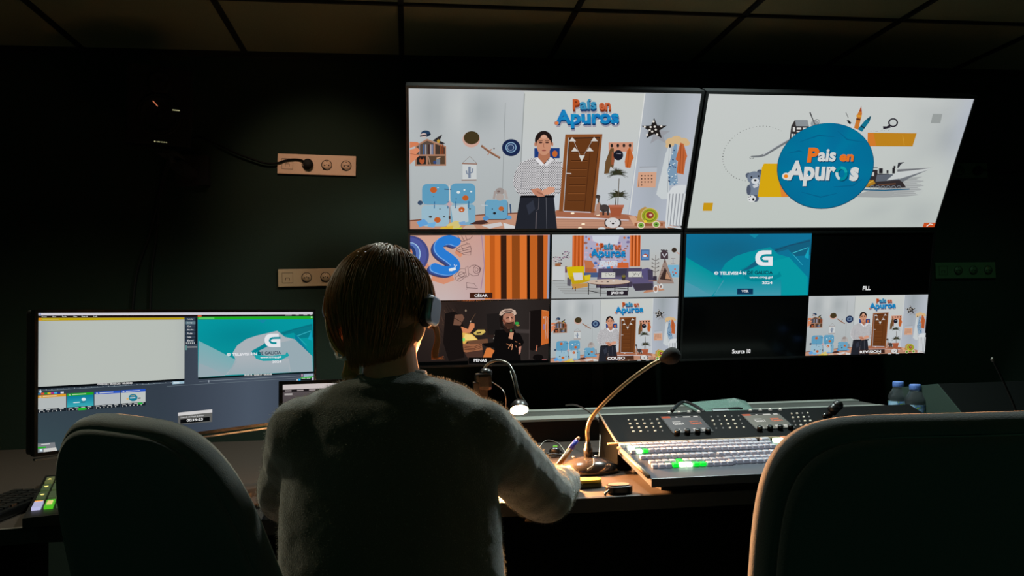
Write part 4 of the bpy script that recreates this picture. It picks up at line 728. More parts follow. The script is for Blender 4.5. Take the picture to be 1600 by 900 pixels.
# pale ledge strip under the monitor
t = thing('monitor_shelf', 'shelf edge under the wide desk monitor, tinted with its teal reflection', 'shelf', (-.45, 2.05, DZ))
p0, p1 = at(340, 671, Y=2.13), at(432, 660.5, Y=2.245)
d = (p1-p0).normalized(); q0 = p0-d*.34; q1 = p1+d*.14; nrm = Vector((-d.y, d.x, 0)).normalized()
sh = MB(); sh.add([q0+Vector((0, 0, .008)), q1+Vector((0, 0, .008)), q1+nrm*.05+Vector((0, 0, .012)), q0+nrm*.05+Vector((0, 0, .012)), q0-Vector((0, 0, .006)), q1-Vector((0, 0, .006)), q1+nrm*.05-Vector((0, 0, .006)), q0+nrm*.05-Vector((0, 0, .006))], [(0, 1, 2, 3), (7, 6, 5, 4), (0, 4, 5, 1), (1, 5, 6, 2), (2, 6, 7, 3), (3, 7, 4, 0)])
M['shelf'] = mat('shelf_teal_reflection', (110, 225, 200), .18, metal=1.0)  # teal of the reflected screen put into the metal's colour
sh.build('board', M['shelf'], t, world=True)
sb = MB()
for q in (q0+d*.05, q1-d*.05): MB().box((q.x+nrm.x*.03, q.y+nrm.y*.03, (DZ+q.z)/2-.003), (.03, .03, q.z-DZ-.006)).build('bracket', M['matte'], t, world=True)
# laptop
l0 = at(437, 599, Y=2.14)
lyaw = math.radians(4); LWd, LHt = .33, .235
xv = Vector((math.cos(lyaw), math.sin(lyaw), 0)); upv = Vector((0.0, .16, 1)).normalized(); upv = (upv-xv*upv.dot(xv)).normalized(); zv = xv.cross(upv)
o0 = l0-upv*LHt+xv*.004
t = thing('laptop', 'open laptop beside the left shoulder of the seated person', 'laptop', M=frame(o0, xv, upv, zv))
MB().box((LWd/2, LHt/2, -.005), (LWd+.014, LHt+.012, .009), bev=.003).build('lid', M['black'], t)
lp = Pic([(0, 0), (300, 0), (300, 200), (0, 200)])
lp.grid(lambda s, u: lerp((50, 44, 46), (86, 78, 80), u), 6, 6); lp.rect(0, 0, 300, 11, (200, 190, 188)); lp.rect(0, 11, 300, 17, (30, 26, 28))
for k in range(8): lp.rect(5+k*28, 12.5, 20+k*28, 15.5, (150, 140, 140))
lp.rect(4, 20, 22, 24, (176, 170, 168)); lp.rect(60, 28, 120, 60, (36, 34, 38)); lp.rect(140, 30, 280, 120, (60, 60, 66)); lp.rect(1, 60, 2.5, 64, (190, 190, 190))
lp.build('picture', t, .004, .004, LWd-.008, LHt-.008, z=.0006)
kb = MB(); I = frame(o0, xv, upv, zv).inverted()
base = MB(); Mb = Matrix.Translation((o0.x, o0.y, 0)) @ Matrix.Rotation(lyaw, 4, 'Z')
zt = o0.z-.004
base.box((LWd/2, -.11, zt-.008), (LWd+.014, .22, .014), M=Mb, bev=.003); base.build('base', M['black'], t, world=True)
for r in range(5):
    for c in range(12): kb.box((.02+c*.0236, -.03-r*.019, zt+.0005), (.019, .015, .003), M=Mb)
kb.build('keyboard', M['matte'], t, world=True)
if zt-.015 > DZ+.003:
    MB().box((LWd/2, -.11, (zt-.016+DZ)/2), (LWd-.06, .18, zt-.016-DZ), M=Mb).build('riser', M['black'], t, world=True)

# ------------------------------------------------------------------ desk
t = thing('control_desk', 'long dark control desk running under the video wall and bending towards the left', 'desk', (.6, 2.4, 0))
eL = at(60, 822, Z=DZ); eL2 = at(-60, 834, Z=DZ)
fr = [(-1.5, eL2.y-.06), (eL.x, eL.y), (-.22, 1.90), (.1, 1.962), (3.2, 1.966)]
poly = fr+[(3.2, 3.2), (-1.5, 3.2)]
MB().prism(poly, DZ-.035, DZ).build('desktop', M['desk'], t, world=True, bevel=.004)
e = MB()
for (x0, y0), (x1, y1) in zip(fr[:-1], fr[1:]):
    a, b = Vector((x0, y0, 0)), Vector((x1, y1, 0)); dd = (b-a).normalized(); n = Vector((dd.y, -dd.x, 0))*.004
    e.add([a+n+Vector((0, 0, DZ-.036)), b+n+Vector((0, 0, DZ-.036)), b+n+Vector((0, 0, DZ-.001)), a+n+Vector((0, 0, DZ-.001)), a+Vector((0, 0, DZ-.036)), b+Vector((0, 0, DZ-.036)), b+Vector((0, 0, DZ-.001)), a+Vector((0, 0, DZ-.001))], [(0, 1, 2, 3), (7, 6, 5, 4), (3, 2, 6, 7), (0, 4, 5, 1), (0, 3, 7, 4), (1, 5, 6, 2)])
e.build('edge_band', M['desk_side'], t, world=True)
for x in (-1.3, -.1, 1.4, 3.0): MB().box((x, 2.7, (DZ-.035)/2), (.05, .8, DZ-.035)).build('support_panel', M['matte'], t, world=True)
MB().box((.9, 3.12, .42), (4.1, .02, .6)).build('modesty_panel', M['matte'], t, world=True)
# equipment ledge at the rear
ly0, ly1, lz = 2.86, 3.16, .84
t = thing('rear_ledge', 'grey metal ledge along the back of the desk under the video wall', 'ledge', (1.0, 3.0, DZ))
xa, xb = .36, at(1398, 640, Y=ly0).x
MB().box(((xa+xb)/2, 3.01, (DZ+lz-.004)/2), (xb-xa, .28, lz-.004-DZ)).build('riser', M['matte'], t, world=True)
M['ledge'] = mat('ledge_grey', (118, 122, 116), .5, noise_amt=.1); M['ledge_dark'] = mat('ledge_dark', (62, 64, 60), .5)
MB().box(((xa+xb)/2, ly0+.05, lz), (xb-xa, .10, .008)).build('front_strip', M['ledge'], t, world=True)
MB().box(((xa+xb)/2, ly0+.165, lz-.001), (xb-xa, .13, .006)).build('slot_strip', M['ledge_dark'], t, world=True)
MB().box(((xa+xb)/2, ly1-.03, lz+.001), (xb-xa, .06, .010)).build('rear_strip', M['ledge'], t, world=True)

# ------------------------------------------------------------------ vision mixer
DKF, DKB = (1.955, .800), (2.272, .832)          # deck front and rear edge (Y, Z)
PB_, PT_ = (2.285, .835), (2.50, .897)
mxl, mxr = .600, 1.66
t = mixer = thing('vision_mixer', 'long video switcher panel with lit button rows and two small displays on the desk', 'video mixer', (1.1, 2.1, DZ))
def slab(x0, x1, A, B, h, bot=None):
    m = MB(); zb = bot
    P = [(A[0], A[1]), (B[0], B[1]), (B[0], zb if zb is not None else B[1]-h), (A[0], zb if zb is not None else A[1]-h)]
    m.add([(x0, y, z) for y, z in P]+[(x1, y, z) for y, z in P], [(0, 1, 2, 3), (7, 6, 5, 4), (0, 4, 5, 1), (1, 5, 6, 2), (2, 6, 7, 3), (3, 7, 4, 0)]); return m
M['deck'] = mat('mixer_deck', (58, 64, 76), .4, noise_amt=.1); M['trim'] = mat('mixer_trim', (150, 132, 112), .4, metal=.3)
slab(mxl, mxr, DKF, DKB, .022).build('button_deck', M['deck'], mixer, world=True, bevel=.002)
MB().box(((mxl+mxr)/2+.01, 2.14, (DZ+.785)/2), (mxr-mxl-.06, .27, .785-DZ)).build('foot_plinth', M['matte'], mixer, world=True)
slab(mxl, mxr, PB_, PT_, .02, DZ+.001).build('rear_panel', mat('panel_black', (5, 6, 6), .6, spec=.08), mixer, world=True, bevel=.004)
tr = MB(); tr.tube([(mxl-.003, 1.97, .803), (mxl-.003, 2.25, .831)], .006, 8); tr.build('side_trim', M['trim'], mixer, world=True)
tr = MB(); tr.tube(smooth_path([(mxl-.001, 2.49, .902), (mxl-.001, 2.32, .853), (mxl+.006, 2.288, .840), (mxl+.03, 2.282, .838), (mxr-.3, 2.282, .838)], 4), .0035, 8); tr.build('panel_trim', M['trim'], mixer, world=True)
def onplane(u, v, A, B):
    """ray hits plane through (Y,Z) points A,B"""
    r = ray(u, v); n = Vector((0, -(B[1]-A[1]), B[0]-A[0])); q = Vector((0, A[0], A[1])); c = Vector((0, 0, CAMZ)); return c+r*((q-c).dot(n)/r.dot(n))
dk = Vector((0, DKB[0]-DKF[0], DKB[1]-DKF[1])).normalized(); pk = Vector((0, PT_[0]-PB_[0], PT_[1]-PB_[1])).normalized()
def capmat(n, c, e=0, ec=None): return mat(n, c, .25, spec=.6, coat=.5, emit=ec or c, es=e)
BM = dict(clear=capmat('clear_keycap', (176, 180, 190), .26, (150, 158, 178)), white=capmat('white_keycap', (230, 235, 220), 3.2, (215, 255, 205)), green=capmat('green_keycap', (20, 160, 50), 1.1, (10, 225, 50)), warm=capmat('amber_keycap', (206, 130, 90), .15, (206, 120, 80)), dim=capmat('grey_keycap', (60, 64, 66), .35, (180, 182, 176)), blk=M['matte'])
keys = {}
def keymesh(w_, d_, h_, kind, plane):
    k = (round(w_, 4), round(d_, 4), kind)
    if k not in keys:
        m = MB(); m.box((0, 0, h_/2), (w_, d_, h_), bev=min(w_, d_)*.18); me = m.build('tmp', BM[kind]); keys[k] = me.data; bpy.data.objects.remove(me)
    return keys[k]
FR = {'deck': Matrix(((1, 0, 0), (0, dk.y, -dk.z), (0, dk.z, dk.y))).to_4x4(), 'panel': Matrix(((1, 0, 0), (0, pk.y, -pk.z), (0, pk.z, pk.y))).to_4x4()}
def key(pos, w_, d_, h_, kind, plane, name='key'):
    o = bpy.data.objects.new(name, keymesh(w_, d_, h_, kind, plane)); C.objects.link(o); o.parent = mixer
    o.matrix_local = Matrix.Translation(pos-Vector((1.1, 2.1, DZ))) @ FR[plane]; return o
rest = MB()
def restkey(pos, w_, d_, h_, plane): rest.box((0, 0, h_/2), (w_, d_, h_), M=Matrix.Translation(pos) @ FR[plane])
nk = 0
rows = [  # (u0,v0,u1,v1,count)
 (1023, 731, 1140, 725.5, 12), (1144, 724, 1240, 719.5, 10), (1019, 725.5, 1134, 720, 12), (1140, 719, 1236, 714.5, 10),
 (1004, 717, 1111, 712.5, 12), (1125, 712, 1228, 708, 11), (989, 708, 1093, 703.5, 12), (1102, 703.5, 1208, 700, 12), (985, 703, 1088, 699, 12), (1097, 699, 1200, 695.5, 12),
 (972, 699.5, 1070, 695, 12), (1081, 694.5, 1178, 691, 12)]
for ri, (u0, v0, u1, v1, n) in enumerate(rows):
    A = onplane(u0, v0, DKF, DKB); B = onplane(u1, v1, DKF, DKB); A.y = B.y = (A.y+B.y)/2; A.z = B.z = DKF[1]+(A.y-DKF[0])*(DKB[1]-DKF[1])/(DKB[0]-DKF[0])
    for i in range(n):
        q = A.lerp(B, i/(n-1)); kind = 'clear'
        if ri == 0 and i in (4, 5): kind = 'white'
        if ri == 0 and i in (3, 6, 7): kind = 'green'
        if ri == 2 and i in (4,): kind = 'green'
        if ri == 8 and i == 0: kind = 'white'
        if ri == 6 and i == 1: kind = 'white'
        if ri == 6 and i in (2,): kind = 'green'
        pit = (B.x-A.x)/(n-1)
        if ri < 8 or kind != 'clear': key(q, pit*.82, .0165, .010, kind, 'deck'); nk += 1
        else: restkey(q, pit*.82, .0165, .010, 'deck')
o = rest.build('key', BM['clear'], mixer, world=True); o['kind'] = 'stuff'
# transition wheel cluster at the right end of the rear row
for u, v, k, w_ in ((1192, 690.5, 'clear', .014), (1198, 690, 'clear', .014), (1216, 691, 'white', .03), (1228, 688.5, 'warm', .03), (1234, 693, 'warm', .03)):
    key(onplane(u, v, DKF, DKB), w_, .018, .012, k, 'deck', 'transition_key')
# rear panel: small keys, displays, knobs
BM['lit'] = mat('lit_legend', (190, 186, 170), .5, emit=(190, 186, 168), es=.6)
for (u0, v0, u1, v1, du, rows_, cols) in ((982, 657, 1027, 656, 8, 4, 5), (1111, 652, 1154, 650.5, 8, 4, 5), (1237, 647, 1262, 646, 6, 4, 4)):
    for r in range(rows_):
        for c in range(cols):
            u = u0+(u1-u0)*c/(cols-1)+r*du/3; v = v0+(v1-v0)*c/(cols-1)+r*6
            q = onplane(u, v, PB_, PT_); bright = rnd.random()
            key(q, .0065 if bright > .6 else .0035, .0038, .004, 'lit' if bright > .35 else 'dim', 'panel', 'panel_key')
for (P, tr_) in ((((1038, 652), (1097, 650), (1107, 674.5), (1047, 677.5)), 0), (((1165, 648.5), (1222, 646), (1234, 669), (1176, 671.5)), 1)):
    c = [onplane(u, v, PB_, PT_) for u, v in P]; x0 = (c[0].x+c[3].x)/2; x1 = (c[1].x+c[2].x)/2
    y0 = (c[2].y+c[3].y)/2; y1 = (c[0].y+c[1].y)/2
    zz = lambda y: PB_[1]+(y-PB_[0])*(PT_[1]-PB_[1])/(PT_[0]-PB_[0])
    org = Vector((x0, y0, zz(y0))); wd = x1-x0; hh = math.hypot(y1-y0, zz(y1)-zz(y0))
    z_ = Vector((1, 0, 0)).cross(pk)
    e = bpy.data.objects.new('display', None); C.objects.link(e); e.parent = mixer
    e.matrix_local = Matrix.Translation((-1.1, -2.1, -DZ)) @ frame(org, Vector((1, 0, 0)), pk, z_); WM[e.name] = frame(org, Vector((1, 0, 0)), pk, z_)
    MB().box((wd/2, hh/2, .0005), (wd+.006, hh+.006, .003)).build('display_frame', M['black'], e)
    dp = Pic([(0, 0), (100, 0), (100, 60), (0, 60)]); G0 = (134, 138, 128) if tr_ else (120, 124, 124)
    dp.grid(lambda s, u: lerp(G0, tuple(x*.85 for x in G0), s), 4, 4); dp.rect(0, 0, 22, 7, (190, 100, 74)); dp.rect(24, 0, 100, 5, (72, 74, 72))
    for a, b in ((36, 41), (56, 76), (84, 96)): dp.rect(a, 2, b, 6, (206, 206, 200))
    dp.rect(18, 20, 40, 23, (190, 190, 186)); dp.text('Camera 4' if not tr_ else 'Camera 1', 17, 25, 44, 33, (232, 232, 226), bold=.04); dp.rect(63, 20, 86, 23, (206, 120, 90)); dp.text('Camera 4' if not tr_ else 'Camera 1', 62, 25, 90, 33, (226, 124, 92), bold=.04)
    for k in range(4): dp.rect(12+k*22, 48, 22+k*22, 52, (216, 216, 208)); dp.rect(11+k*22, 54, 23+k*22, 58, (180, 182, 172)); 
    dp.build('picture', e, 0, 0, wd, hh, z=.0025)
    for k in range(4):
        q = onplane(P[0][0]+7+k*15.5, P[0][1]-6.2-k*.5, PB_, PT_); key(q, .010, .010, .005, 'white' if False else 'dim', 'panel', 'soft_key')
        bm_ = MB().box((0, 0, .004), (.007, .007, .003)); bm_.v = [tuple((Matrix.Translation(q) @ FR['panel']) @ Vector(v)) for v in bm_.v]; bm_.build('key_light', BM['lit'], mixer, world=True)
    for k in range(4):
        q = onplane(P[3][0]+11+k*16, P[3][1]+1.5-k*.8, PB_, PT_)
        kn = MB(); kn.lathe([(.0085, 0), (.0085, .012), (.007, .015), (.0, .015)], 20, M=Matrix.Translation(q) @ FR['panel']); kn.build('knob', M['black_satin'], mixer, world=True)
nb = MB(); q = onplane(1126, 641.5, PB_, PT_); nb.box((0, 0, .001), (.055, .014, .003), M=Matrix.Translation(q) @ FR['panel']); nb.build('name_plate', M['alu'], mixer, world=True)
# fader bar
q = onplane(1297, 655, PB_, PT_)
fb = MB(); fb.tube([q, at(1296, 648, Y=q.y-.01), at(1304, 638, Y=q.y-.02)], [.006, .009, .013], 10); fb.tube([at(1298, 644, Y=q.y-.015), at(1308, 634, Y=q.y-.025)], [.017, .015], 14); fb.ellipsoid(at(1309, 633.5, Y=q.y-.025), (.0165, .0165, .0165)); fb.ellipsoid(at(1289, 650, Y=q.y-.01), (.009, .009, .009)); fb.build('fader_handle', M['black_satin'], mixer, world=True)

# ------------------------------------------------------------------ folder, bottles, turret and aerial at the rear right
t = thing('plastic_folder', 'greenish glossy folder lying on the ledge behind the video switcher', 'folder', tuple(at(1120, 640, Y=2.9)))
M['folder'] = mat('folder_plastic', (96, 120, 112), .25, coat=.4, noise_amt=.15)
f = MB(); c = [at(1066, 630, Y=2.92), at(1148, 622, Y=3.02), at(1165, 626.5, Y=3.0), at(1178, 642, Y=2.84), at(1096, 645, Y=2.8)]
c = [Vector((q.x, q.y, max(q.z, .852))) for q in c]
lo = [q-Vector((0, 0, .006)) for q in c]; n = 5
f.add(c+lo, [tuple(range(5)), tuple(range(9, 4, -1))]+[(i, i+5, (i+1) % 5+5, (i+1) % 5) for i in range(5)]); f.build('cover', M['folder'], t, world=True)
f = MB(); f.tube(smooth_path([at(1050, 642, Y=2.84), at(1060, 632, Y=2.9), at(1070, 628.5, Y=2.93), at(1085, 634, Y=2.88), at(1100, 644, Y=2.8)], 5), .007, 8); f.build('spine', M['black_satin'], t, world=True)
f = MB(); f.box((t.location.x, 2.9, .853), (.16, .1, .016)); f.build('contents', M['matte'], t, world=True)

M['pet'] = mat('clear_plastic', (225, 238, 245), .04, trans=.97, ior=1.42); M['water'] = mat('water', (225, 240, 245), .02, trans=1.0, ior=1.33)
M['cap'] = mat('blue_cap', (92, 124, 190), .4, emit=(70, 100, 170), es=.0)
def label_mat():
    m = mat('bottle_label', (150, 186, 216), .45); nt = m.node_tree; b = nt.nodes['Principled BSDF']; tc = nt.nodes.new('ShaderNodeTexCoord'); nz = nt.nodes.new('ShaderNodeTexNoise'); nz.inputs['Scale'].default_value = 45; cr = nt.nodes.new('ShaderNodeValToRGB')
    nt.links.new(tc.outputs['Object'], nz.inputs['Vector']); nt.links.new(nz.outputs['Fac'], cr.inputs['Fac']); nt.links.new(cr.outputs['Color'], b.inputs['Base Color'])
    cr.color_ramp.elements[0].position = .38; cr.color_ramp.elements[0].color = rgb((46, 92, 150)); cr.color_ramp.elements[1].position = .62; cr.color_ramp.elements[1].color = rgb((150, 184, 206)); e = cr.color_ramp.elements.new(.36); e.color = rgb((120, 160, 60)); return m
M['label'] = label_mat()
def bottle(px, py, Y, label, sc=1.0):
    top = at(px, py, Y=Y); H = top.z-DZ; r = .041*sc
    o = thing('water_bottle', label, 'bottle', (top.x, Y, DZ), group='water bottles')
    prof = [(.4*r, .003), (r*.92, 0), (r, .006), (r, H*.16), (r*.95, H*.20), (r*.97, H*.22), (r*.97, H*.55), (r*.94, H*.57), (r, H*.61), (r*.97, H*.66), (r*.78, H*.75), (r*.55, H*.83), (r*.44, H*.87), (r*.44, H*.90)]
    MB().lathe(prof, 36).build('shell', M['pet'], o)
    MB().lathe([(r*.2, .004), (r*.9, .004), (r*.93, .01), (r*.93, H*.66), (r*.0, H*.66)], 36).build('water', M['water'], o)
    lb = MB(); lb.lathe([(r*.99, H*.23), (r*.99, H*.545)], 36, cap=False); lb.build('label', M['label'], o)
    cp_ = MB(); cp_.lathe([(r*.48, H*.875), (r*.5, H*.88), (r*.5, H*.985), (r*.46, H), (0, H)], 30)
    for k in range(24): a = 2*PI*k/24; cp_.box((r*.5*math.cos(a), r*.5*math.sin(a), H*.93), (.0012, .0012, H*.1), M=None)
    cp_.build('cap', M['cap'], o); MB().lathe([(r*.45, H*.845), (r*.52, H*.85), (r*.52, H*.862), (r*.45, H*.868)], 30).build('neck_ring', M['pet'], o)
bottle(1403.5, 596, 3.0, 'clear water bottle with blue cap, the rear left one of the pair')
bottle(1430, 600.5, 2.87, 'clear water bottle with blue cap, the front right one of the pair')

tb = thing('equipment_turret', 'dark slanted equipment box on the desk right of the water bottles', 'box', tuple(at(1480, 648, Y=2.72))[:2]+(DZ,))
A1, A2, A3 = at(1466, 600, Y=2.75), at(1440, 611, Y=2.98), at(1484, 650, Y=2.62)
x0 = A1.x+.006; x1 = x0+.42
P = [(2.60, DZ), (2.63, at(1484, 648, Y=2.63).z), (2.76, A1.z), (3.02, A1.z-.035), (3.02, DZ)]
m = MB(); nP = len(P); lean = [(y-2.76)*.10 for y, z in P]
m.add([(x0+.0*q, y, z) for (y, z), q in zip(P, lean)]+[(x1, y, z) for y, z in P], [tuple(range(nP))[::-1], tuple(range(nP, 2*nP))]+[(j, (j+1) % nP, nP+(j+1) % nP, nP+j) for j in range(nP)])
M['turret'] = mat('turret_lit_side', (40, 56, 48), .6); M['turret_unlit'] = mat('turret_unlit', (4, 5, 5), .7, spec=.1); m.build('case', M['turret_unlit'], tb, world=True, bevel=.003)  # left face's light put into a lighter plate, unlit faces blackened
m = MB(); m.add([(x0-.003, y, z) for y, z in P]+[(x0-.0005, y, z) for y, z in P], [tuple(range(nP))[::-1], tuple(range(nP, 2*nP))]+[(j, (j+1) % nP, nP+(j+1) % nP, nP+j) for j in range(nP)]); m.build('lit_side_plate', M['turret'], tb, world=True)
t = thing('gooseneck_stalk', 'thin straight black stalk standing on the desk at the far right', 'microphone', tuple(at(1592, 655, Y=2.4)))
q0 = at(1594, 662, Y=2.35); q0 = Vector((q0.x+.012, 2.35, DZ)); q1 = at(1551, 562, Y=2.35)
m = MB(); m.tube(smooth_path([q0, at(1590, 650, Y=2.35), at(1572, 605, Y=2.35), q1], 5), .0035, 8); m.build('stalk', M['black_satin'], t, world=True)
MB().ellipsoid(q1, (.006, .006, .008)).build('tip', M['steel'], t, world=True); MB().lathe([(.035, 0), (.035, .012), (.01, .02), (0, .02)], 24, M=Matrix.Translation(q0)).build('base', M['black'], t, world=True)

# ------------------------------------------------------------------ wall socket panels
YWF = YW
def sockets(name, label, c4, m_, cells, recess_m=None, plug=None):
    """c4 = photo corners TL, BR on the wall; cells: list of kinds"""
    a, b = at(*c4[0], Y=YWF), at(*c4[1], Y=YWF); W_, H_ = b.x-a.x, a.z-b.z
    sk = math.atan2(at(*c4[2], Y=YWF).z-a.z, W_) if len(c4) > 2 else 0
    o = thing(name, label, 'wall socket', M=Matrix.Translation((a.x, YWF, a.z)) @ Matrix.Rotation(-sk, 4, 'Y') @ Matrix.Rotation(PI/2, 4, 'X') @ Matrix.Translation((0, -H_, 0)), group='wall socket panels')
    MB().box((W_/2, H_/2, .006), (W_, H_, .012), bev=.003).build('faceplate', m_, o)
    n = len(cells); p = W_/n
    for i, k in enumerate(cells):
        cx = p*(i+.5)
        if k == 'blank':
            f = MB()
            for x, y, w_, h_ in ((cx, H_*.5+p*.27, p*.56, .0012), (cx, H_*.5-p*.27, p*.56, .0012), (cx-p*.28, H_/2, .0012, p*.54), (cx+p*.28, H_/2, .0012, p*.54)): f.box((x, y, .0124), (w_, h_, .0012))
            f.box((cx, H_/2, .0126), (p*.2, .0016, .001)); f.box((cx-p*.1, H_/2-.006, .0126), (.0016, .012, .001)); f.box((cx+p*.1, H_/2-.006, .0126), (.0016, .012, .001))
            f.build('module_outline', M['hole'], o)
        elif k == 'socket':
            r = min(p*.26, H_*.30)
            ri = MB(); ri.lathe([(r*1.06, .0115), (r*1.06, .0135), (r*.95, .0135), (r*.92, .0125)], 28, M=Matrix.Translation((cx, H_/2, 0)), cap=False); s_ = ri.build('socket', M['hole'], o)
            MB().lathe([(r*.94, .0122), (r*.94, .0128), (0, .0128)], 28, M=Matrix.Translation((cx, H_/2, 0))).build('socket_insert', m_, s_)
            h = MB()
            for dx, dy, rr_ in ((-r*.4, -r*.05, r*.14), (r*.4, -r*.05, r*.14), (0, r*.1, r*.1), (0, r*.7, r*.09)): h.lathe([(rr_, .0125), (rr_, .0135), (0, .0135)], 12, M=Matrix.Translation((cx+dx, H_/2+dy, 0)))
            h.tube([(cx-r*.95, H_/2-r*.3, .013), (cx-r*.6, H_/2-r*.75, .013), (cx, H_/2-r*.98, .013)], [r*.08, r*.2, r*.06], 8); h.build('socket_hole', M['hole'], s_)
    return o, W_, H_, p
s1, W1, H1, p1_ = sockets('socket_panel', 'cream socket panel with a black plug left of the video wall', [(434.5, 240.5), (557, 272.5), (557.5, 244.8)], M['cream'], ['blank', 'socket', 'socket', 'socket'])
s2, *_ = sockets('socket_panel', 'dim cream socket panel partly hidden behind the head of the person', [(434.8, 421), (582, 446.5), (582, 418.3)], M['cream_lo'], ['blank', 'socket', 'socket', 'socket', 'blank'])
s3, *_ = sockets('socket_panel', 'dark greenish socket panel at far right with a complete row of three sockets', [(1459, 410.5), (1553.5, 434.5), (1552.5, 409.7)], M['green_plate'], ['blank', 'socket', 'socket', 'socket'])
s4, W4, H4, p4 = sockets('socket_panel', 'dark greenish socket panel half hidden by the upper right monitor edge', [(1452, 255.5), (1541, 279.5), (1540.5, 255.2)], M['green_plate'], ['blank', 'socket', 'socket'])
def plug(px, py, label, pts, name='power_plug'):
    q = at(px, py, Y=YWF-.02)
    o = thing(name, label, 'plug', tuple(q), group=None)
    B_ = MB(); B_.lathe([(.021, 0), (.022, .006), (.0215, .022), (.014, .034), (0, .036)], 28, M=axis_to(Vector((q.x, YWF-.0125, q.z)), (0, -1, -.05))); B_.build('plug_body', M['matte'], o, world=True)
    c = MB(); c.tube(smooth_path(pts, 6), .0042, 8); c.build('cable', M['spk'], o, world=True); return o
q = lambda u, v, Y=YW-.02: at(u, v, Y=Y)
spk = at(300, 215, Y=3.42)
plug(481.5, 256, 'black plug in the cream wall panel with cable running left to the speaker', [q(478, 254, YW-.035), q(470, 250), q(458, 249), q(445, 251), q(432, 255), q(415, 255), q(398, 250), q(370, 240), q(340, 226), q(312, 214, YW-.03), (spk.x-.02, 3.45, spk.z+.0)])
plug(1527, 267, 'dark plug in the far right wall panel above the complete one', [q(1530, 267, YW-.035), q(1545, 266), q(1575, 270), q(1640, 262)])

# ------------------------------------------------------------------ studio speaker on the left
sy = 3.22
c0 = at(249, 165, Y=sy); sw, sh_, sd = .235, .30, .20
Ms = Matrix.Translation(c0) @ Matrix.Rotation(math.radians(14), 4, 'Z') @ Matrix.Rotation(math.radians(8), 4, 'X') @ Matrix.Rotation(math.radians(2), 4, 'Y')
t = thing('studio_speaker', 'black studio speaker on a wall bracket above the desk monitor', 'speaker', tuple(c0))
MB().box((0, sd/2, 0), (sw, sd, sh_), M=Ms, bev=.008).build('cabinet', M['spk'], t, world=True)
sc_ = Ms @ Matrix.Translation((.0, -.001, -.035)) @ Matrix.Rotation(PI/2, 4, 'X')
MB().lathe([(.082, 0), (.082, .004), (.074, .006), (.072, .003)], 40, M=sc_, cap=False).build('woofer_ring', M['spk'], t, world=True)
MB().lathe([(.072, .004), (.066, .006), (.06, .003), (.025, -.012), (.024, -.008), (.012, .0), (0, .002)], 40, M=sc_, cap=False).build('woofer_cone', M['spk'], t, world=True)
st2 = Ms @ Matrix.Translation((.0, -.001, .09)) @ Matrix.Rotation(PI/2, 4, 'X')
MB().lathe([(.045, 0), (.045, .003), (.03, .003), (.014, -.004), (.012, .002), (0, .006)], 32, M=st2, cap=False).build('tweeter', M['spk'], t, world=True)
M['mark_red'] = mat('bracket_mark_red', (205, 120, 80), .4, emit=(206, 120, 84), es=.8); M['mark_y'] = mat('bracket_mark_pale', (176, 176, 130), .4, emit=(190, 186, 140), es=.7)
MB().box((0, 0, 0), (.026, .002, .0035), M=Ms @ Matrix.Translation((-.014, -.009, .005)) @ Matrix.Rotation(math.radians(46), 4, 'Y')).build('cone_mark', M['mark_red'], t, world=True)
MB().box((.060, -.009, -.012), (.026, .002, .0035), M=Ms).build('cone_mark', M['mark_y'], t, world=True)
mk = MB(); mk.lathe([(.003, 0), (.003, .001), (0, .001)], 12, M=Ms @ Matrix.Translation((-.012, -.0005, -.138)) @ Matrix.Rotation(PI/2, 4, 'X'))
for k in range(9): mk.box((-.004+k*.0042, -.0005, -.138), (.0026, .0012, .0035 if k % 4 != 3 else .0015), M=Ms)
mk.build('maker_mark', M['mark_y'], t, world=True)
br_ = at(272, 258, Y=3.4)
b = MB(); b.box((c0.x+.02, YW-.02, br_.z+.02), (.14, .04, .13)); b.box((c0.x+.02, 3.50, br_.z+.0), (.05, .26, .03)); b.box((c0.x+.005, 3.36, br_.z+.03), (.07, .16, .012)); b.tube([(c0.x+.005, 3.36, br_.z), (c0.x-.0, 3.345, c0.z-.13)], .016, 12); b.build('wall_bracket', M['matte'], t, world=True)
c = MB(); c.tube(smooth_path([(c0.x+.0, 3.44, c0.z-.08), q(258, 262, YW-.04), q(251, 290, YW-.01), q(243, 330, YW-.008), q(232, 372, YW-.008), q(214, 424, YW-.008), q(206, 500, YW-.008), q(204, 620, YW-.008)], 6), .0045, 8); c.tube(smooth_path([(c0.x+.02, 3.44, c0.z-.08), q(262, 262, YW-.04), q(250, 310, YW-.008), q(243, 380, YW-.008), q(236, 440, YW-.008), q(232, 620, YW-.008)], 6), .004, 8); c.build('cable', M['matte'], t, world=True)

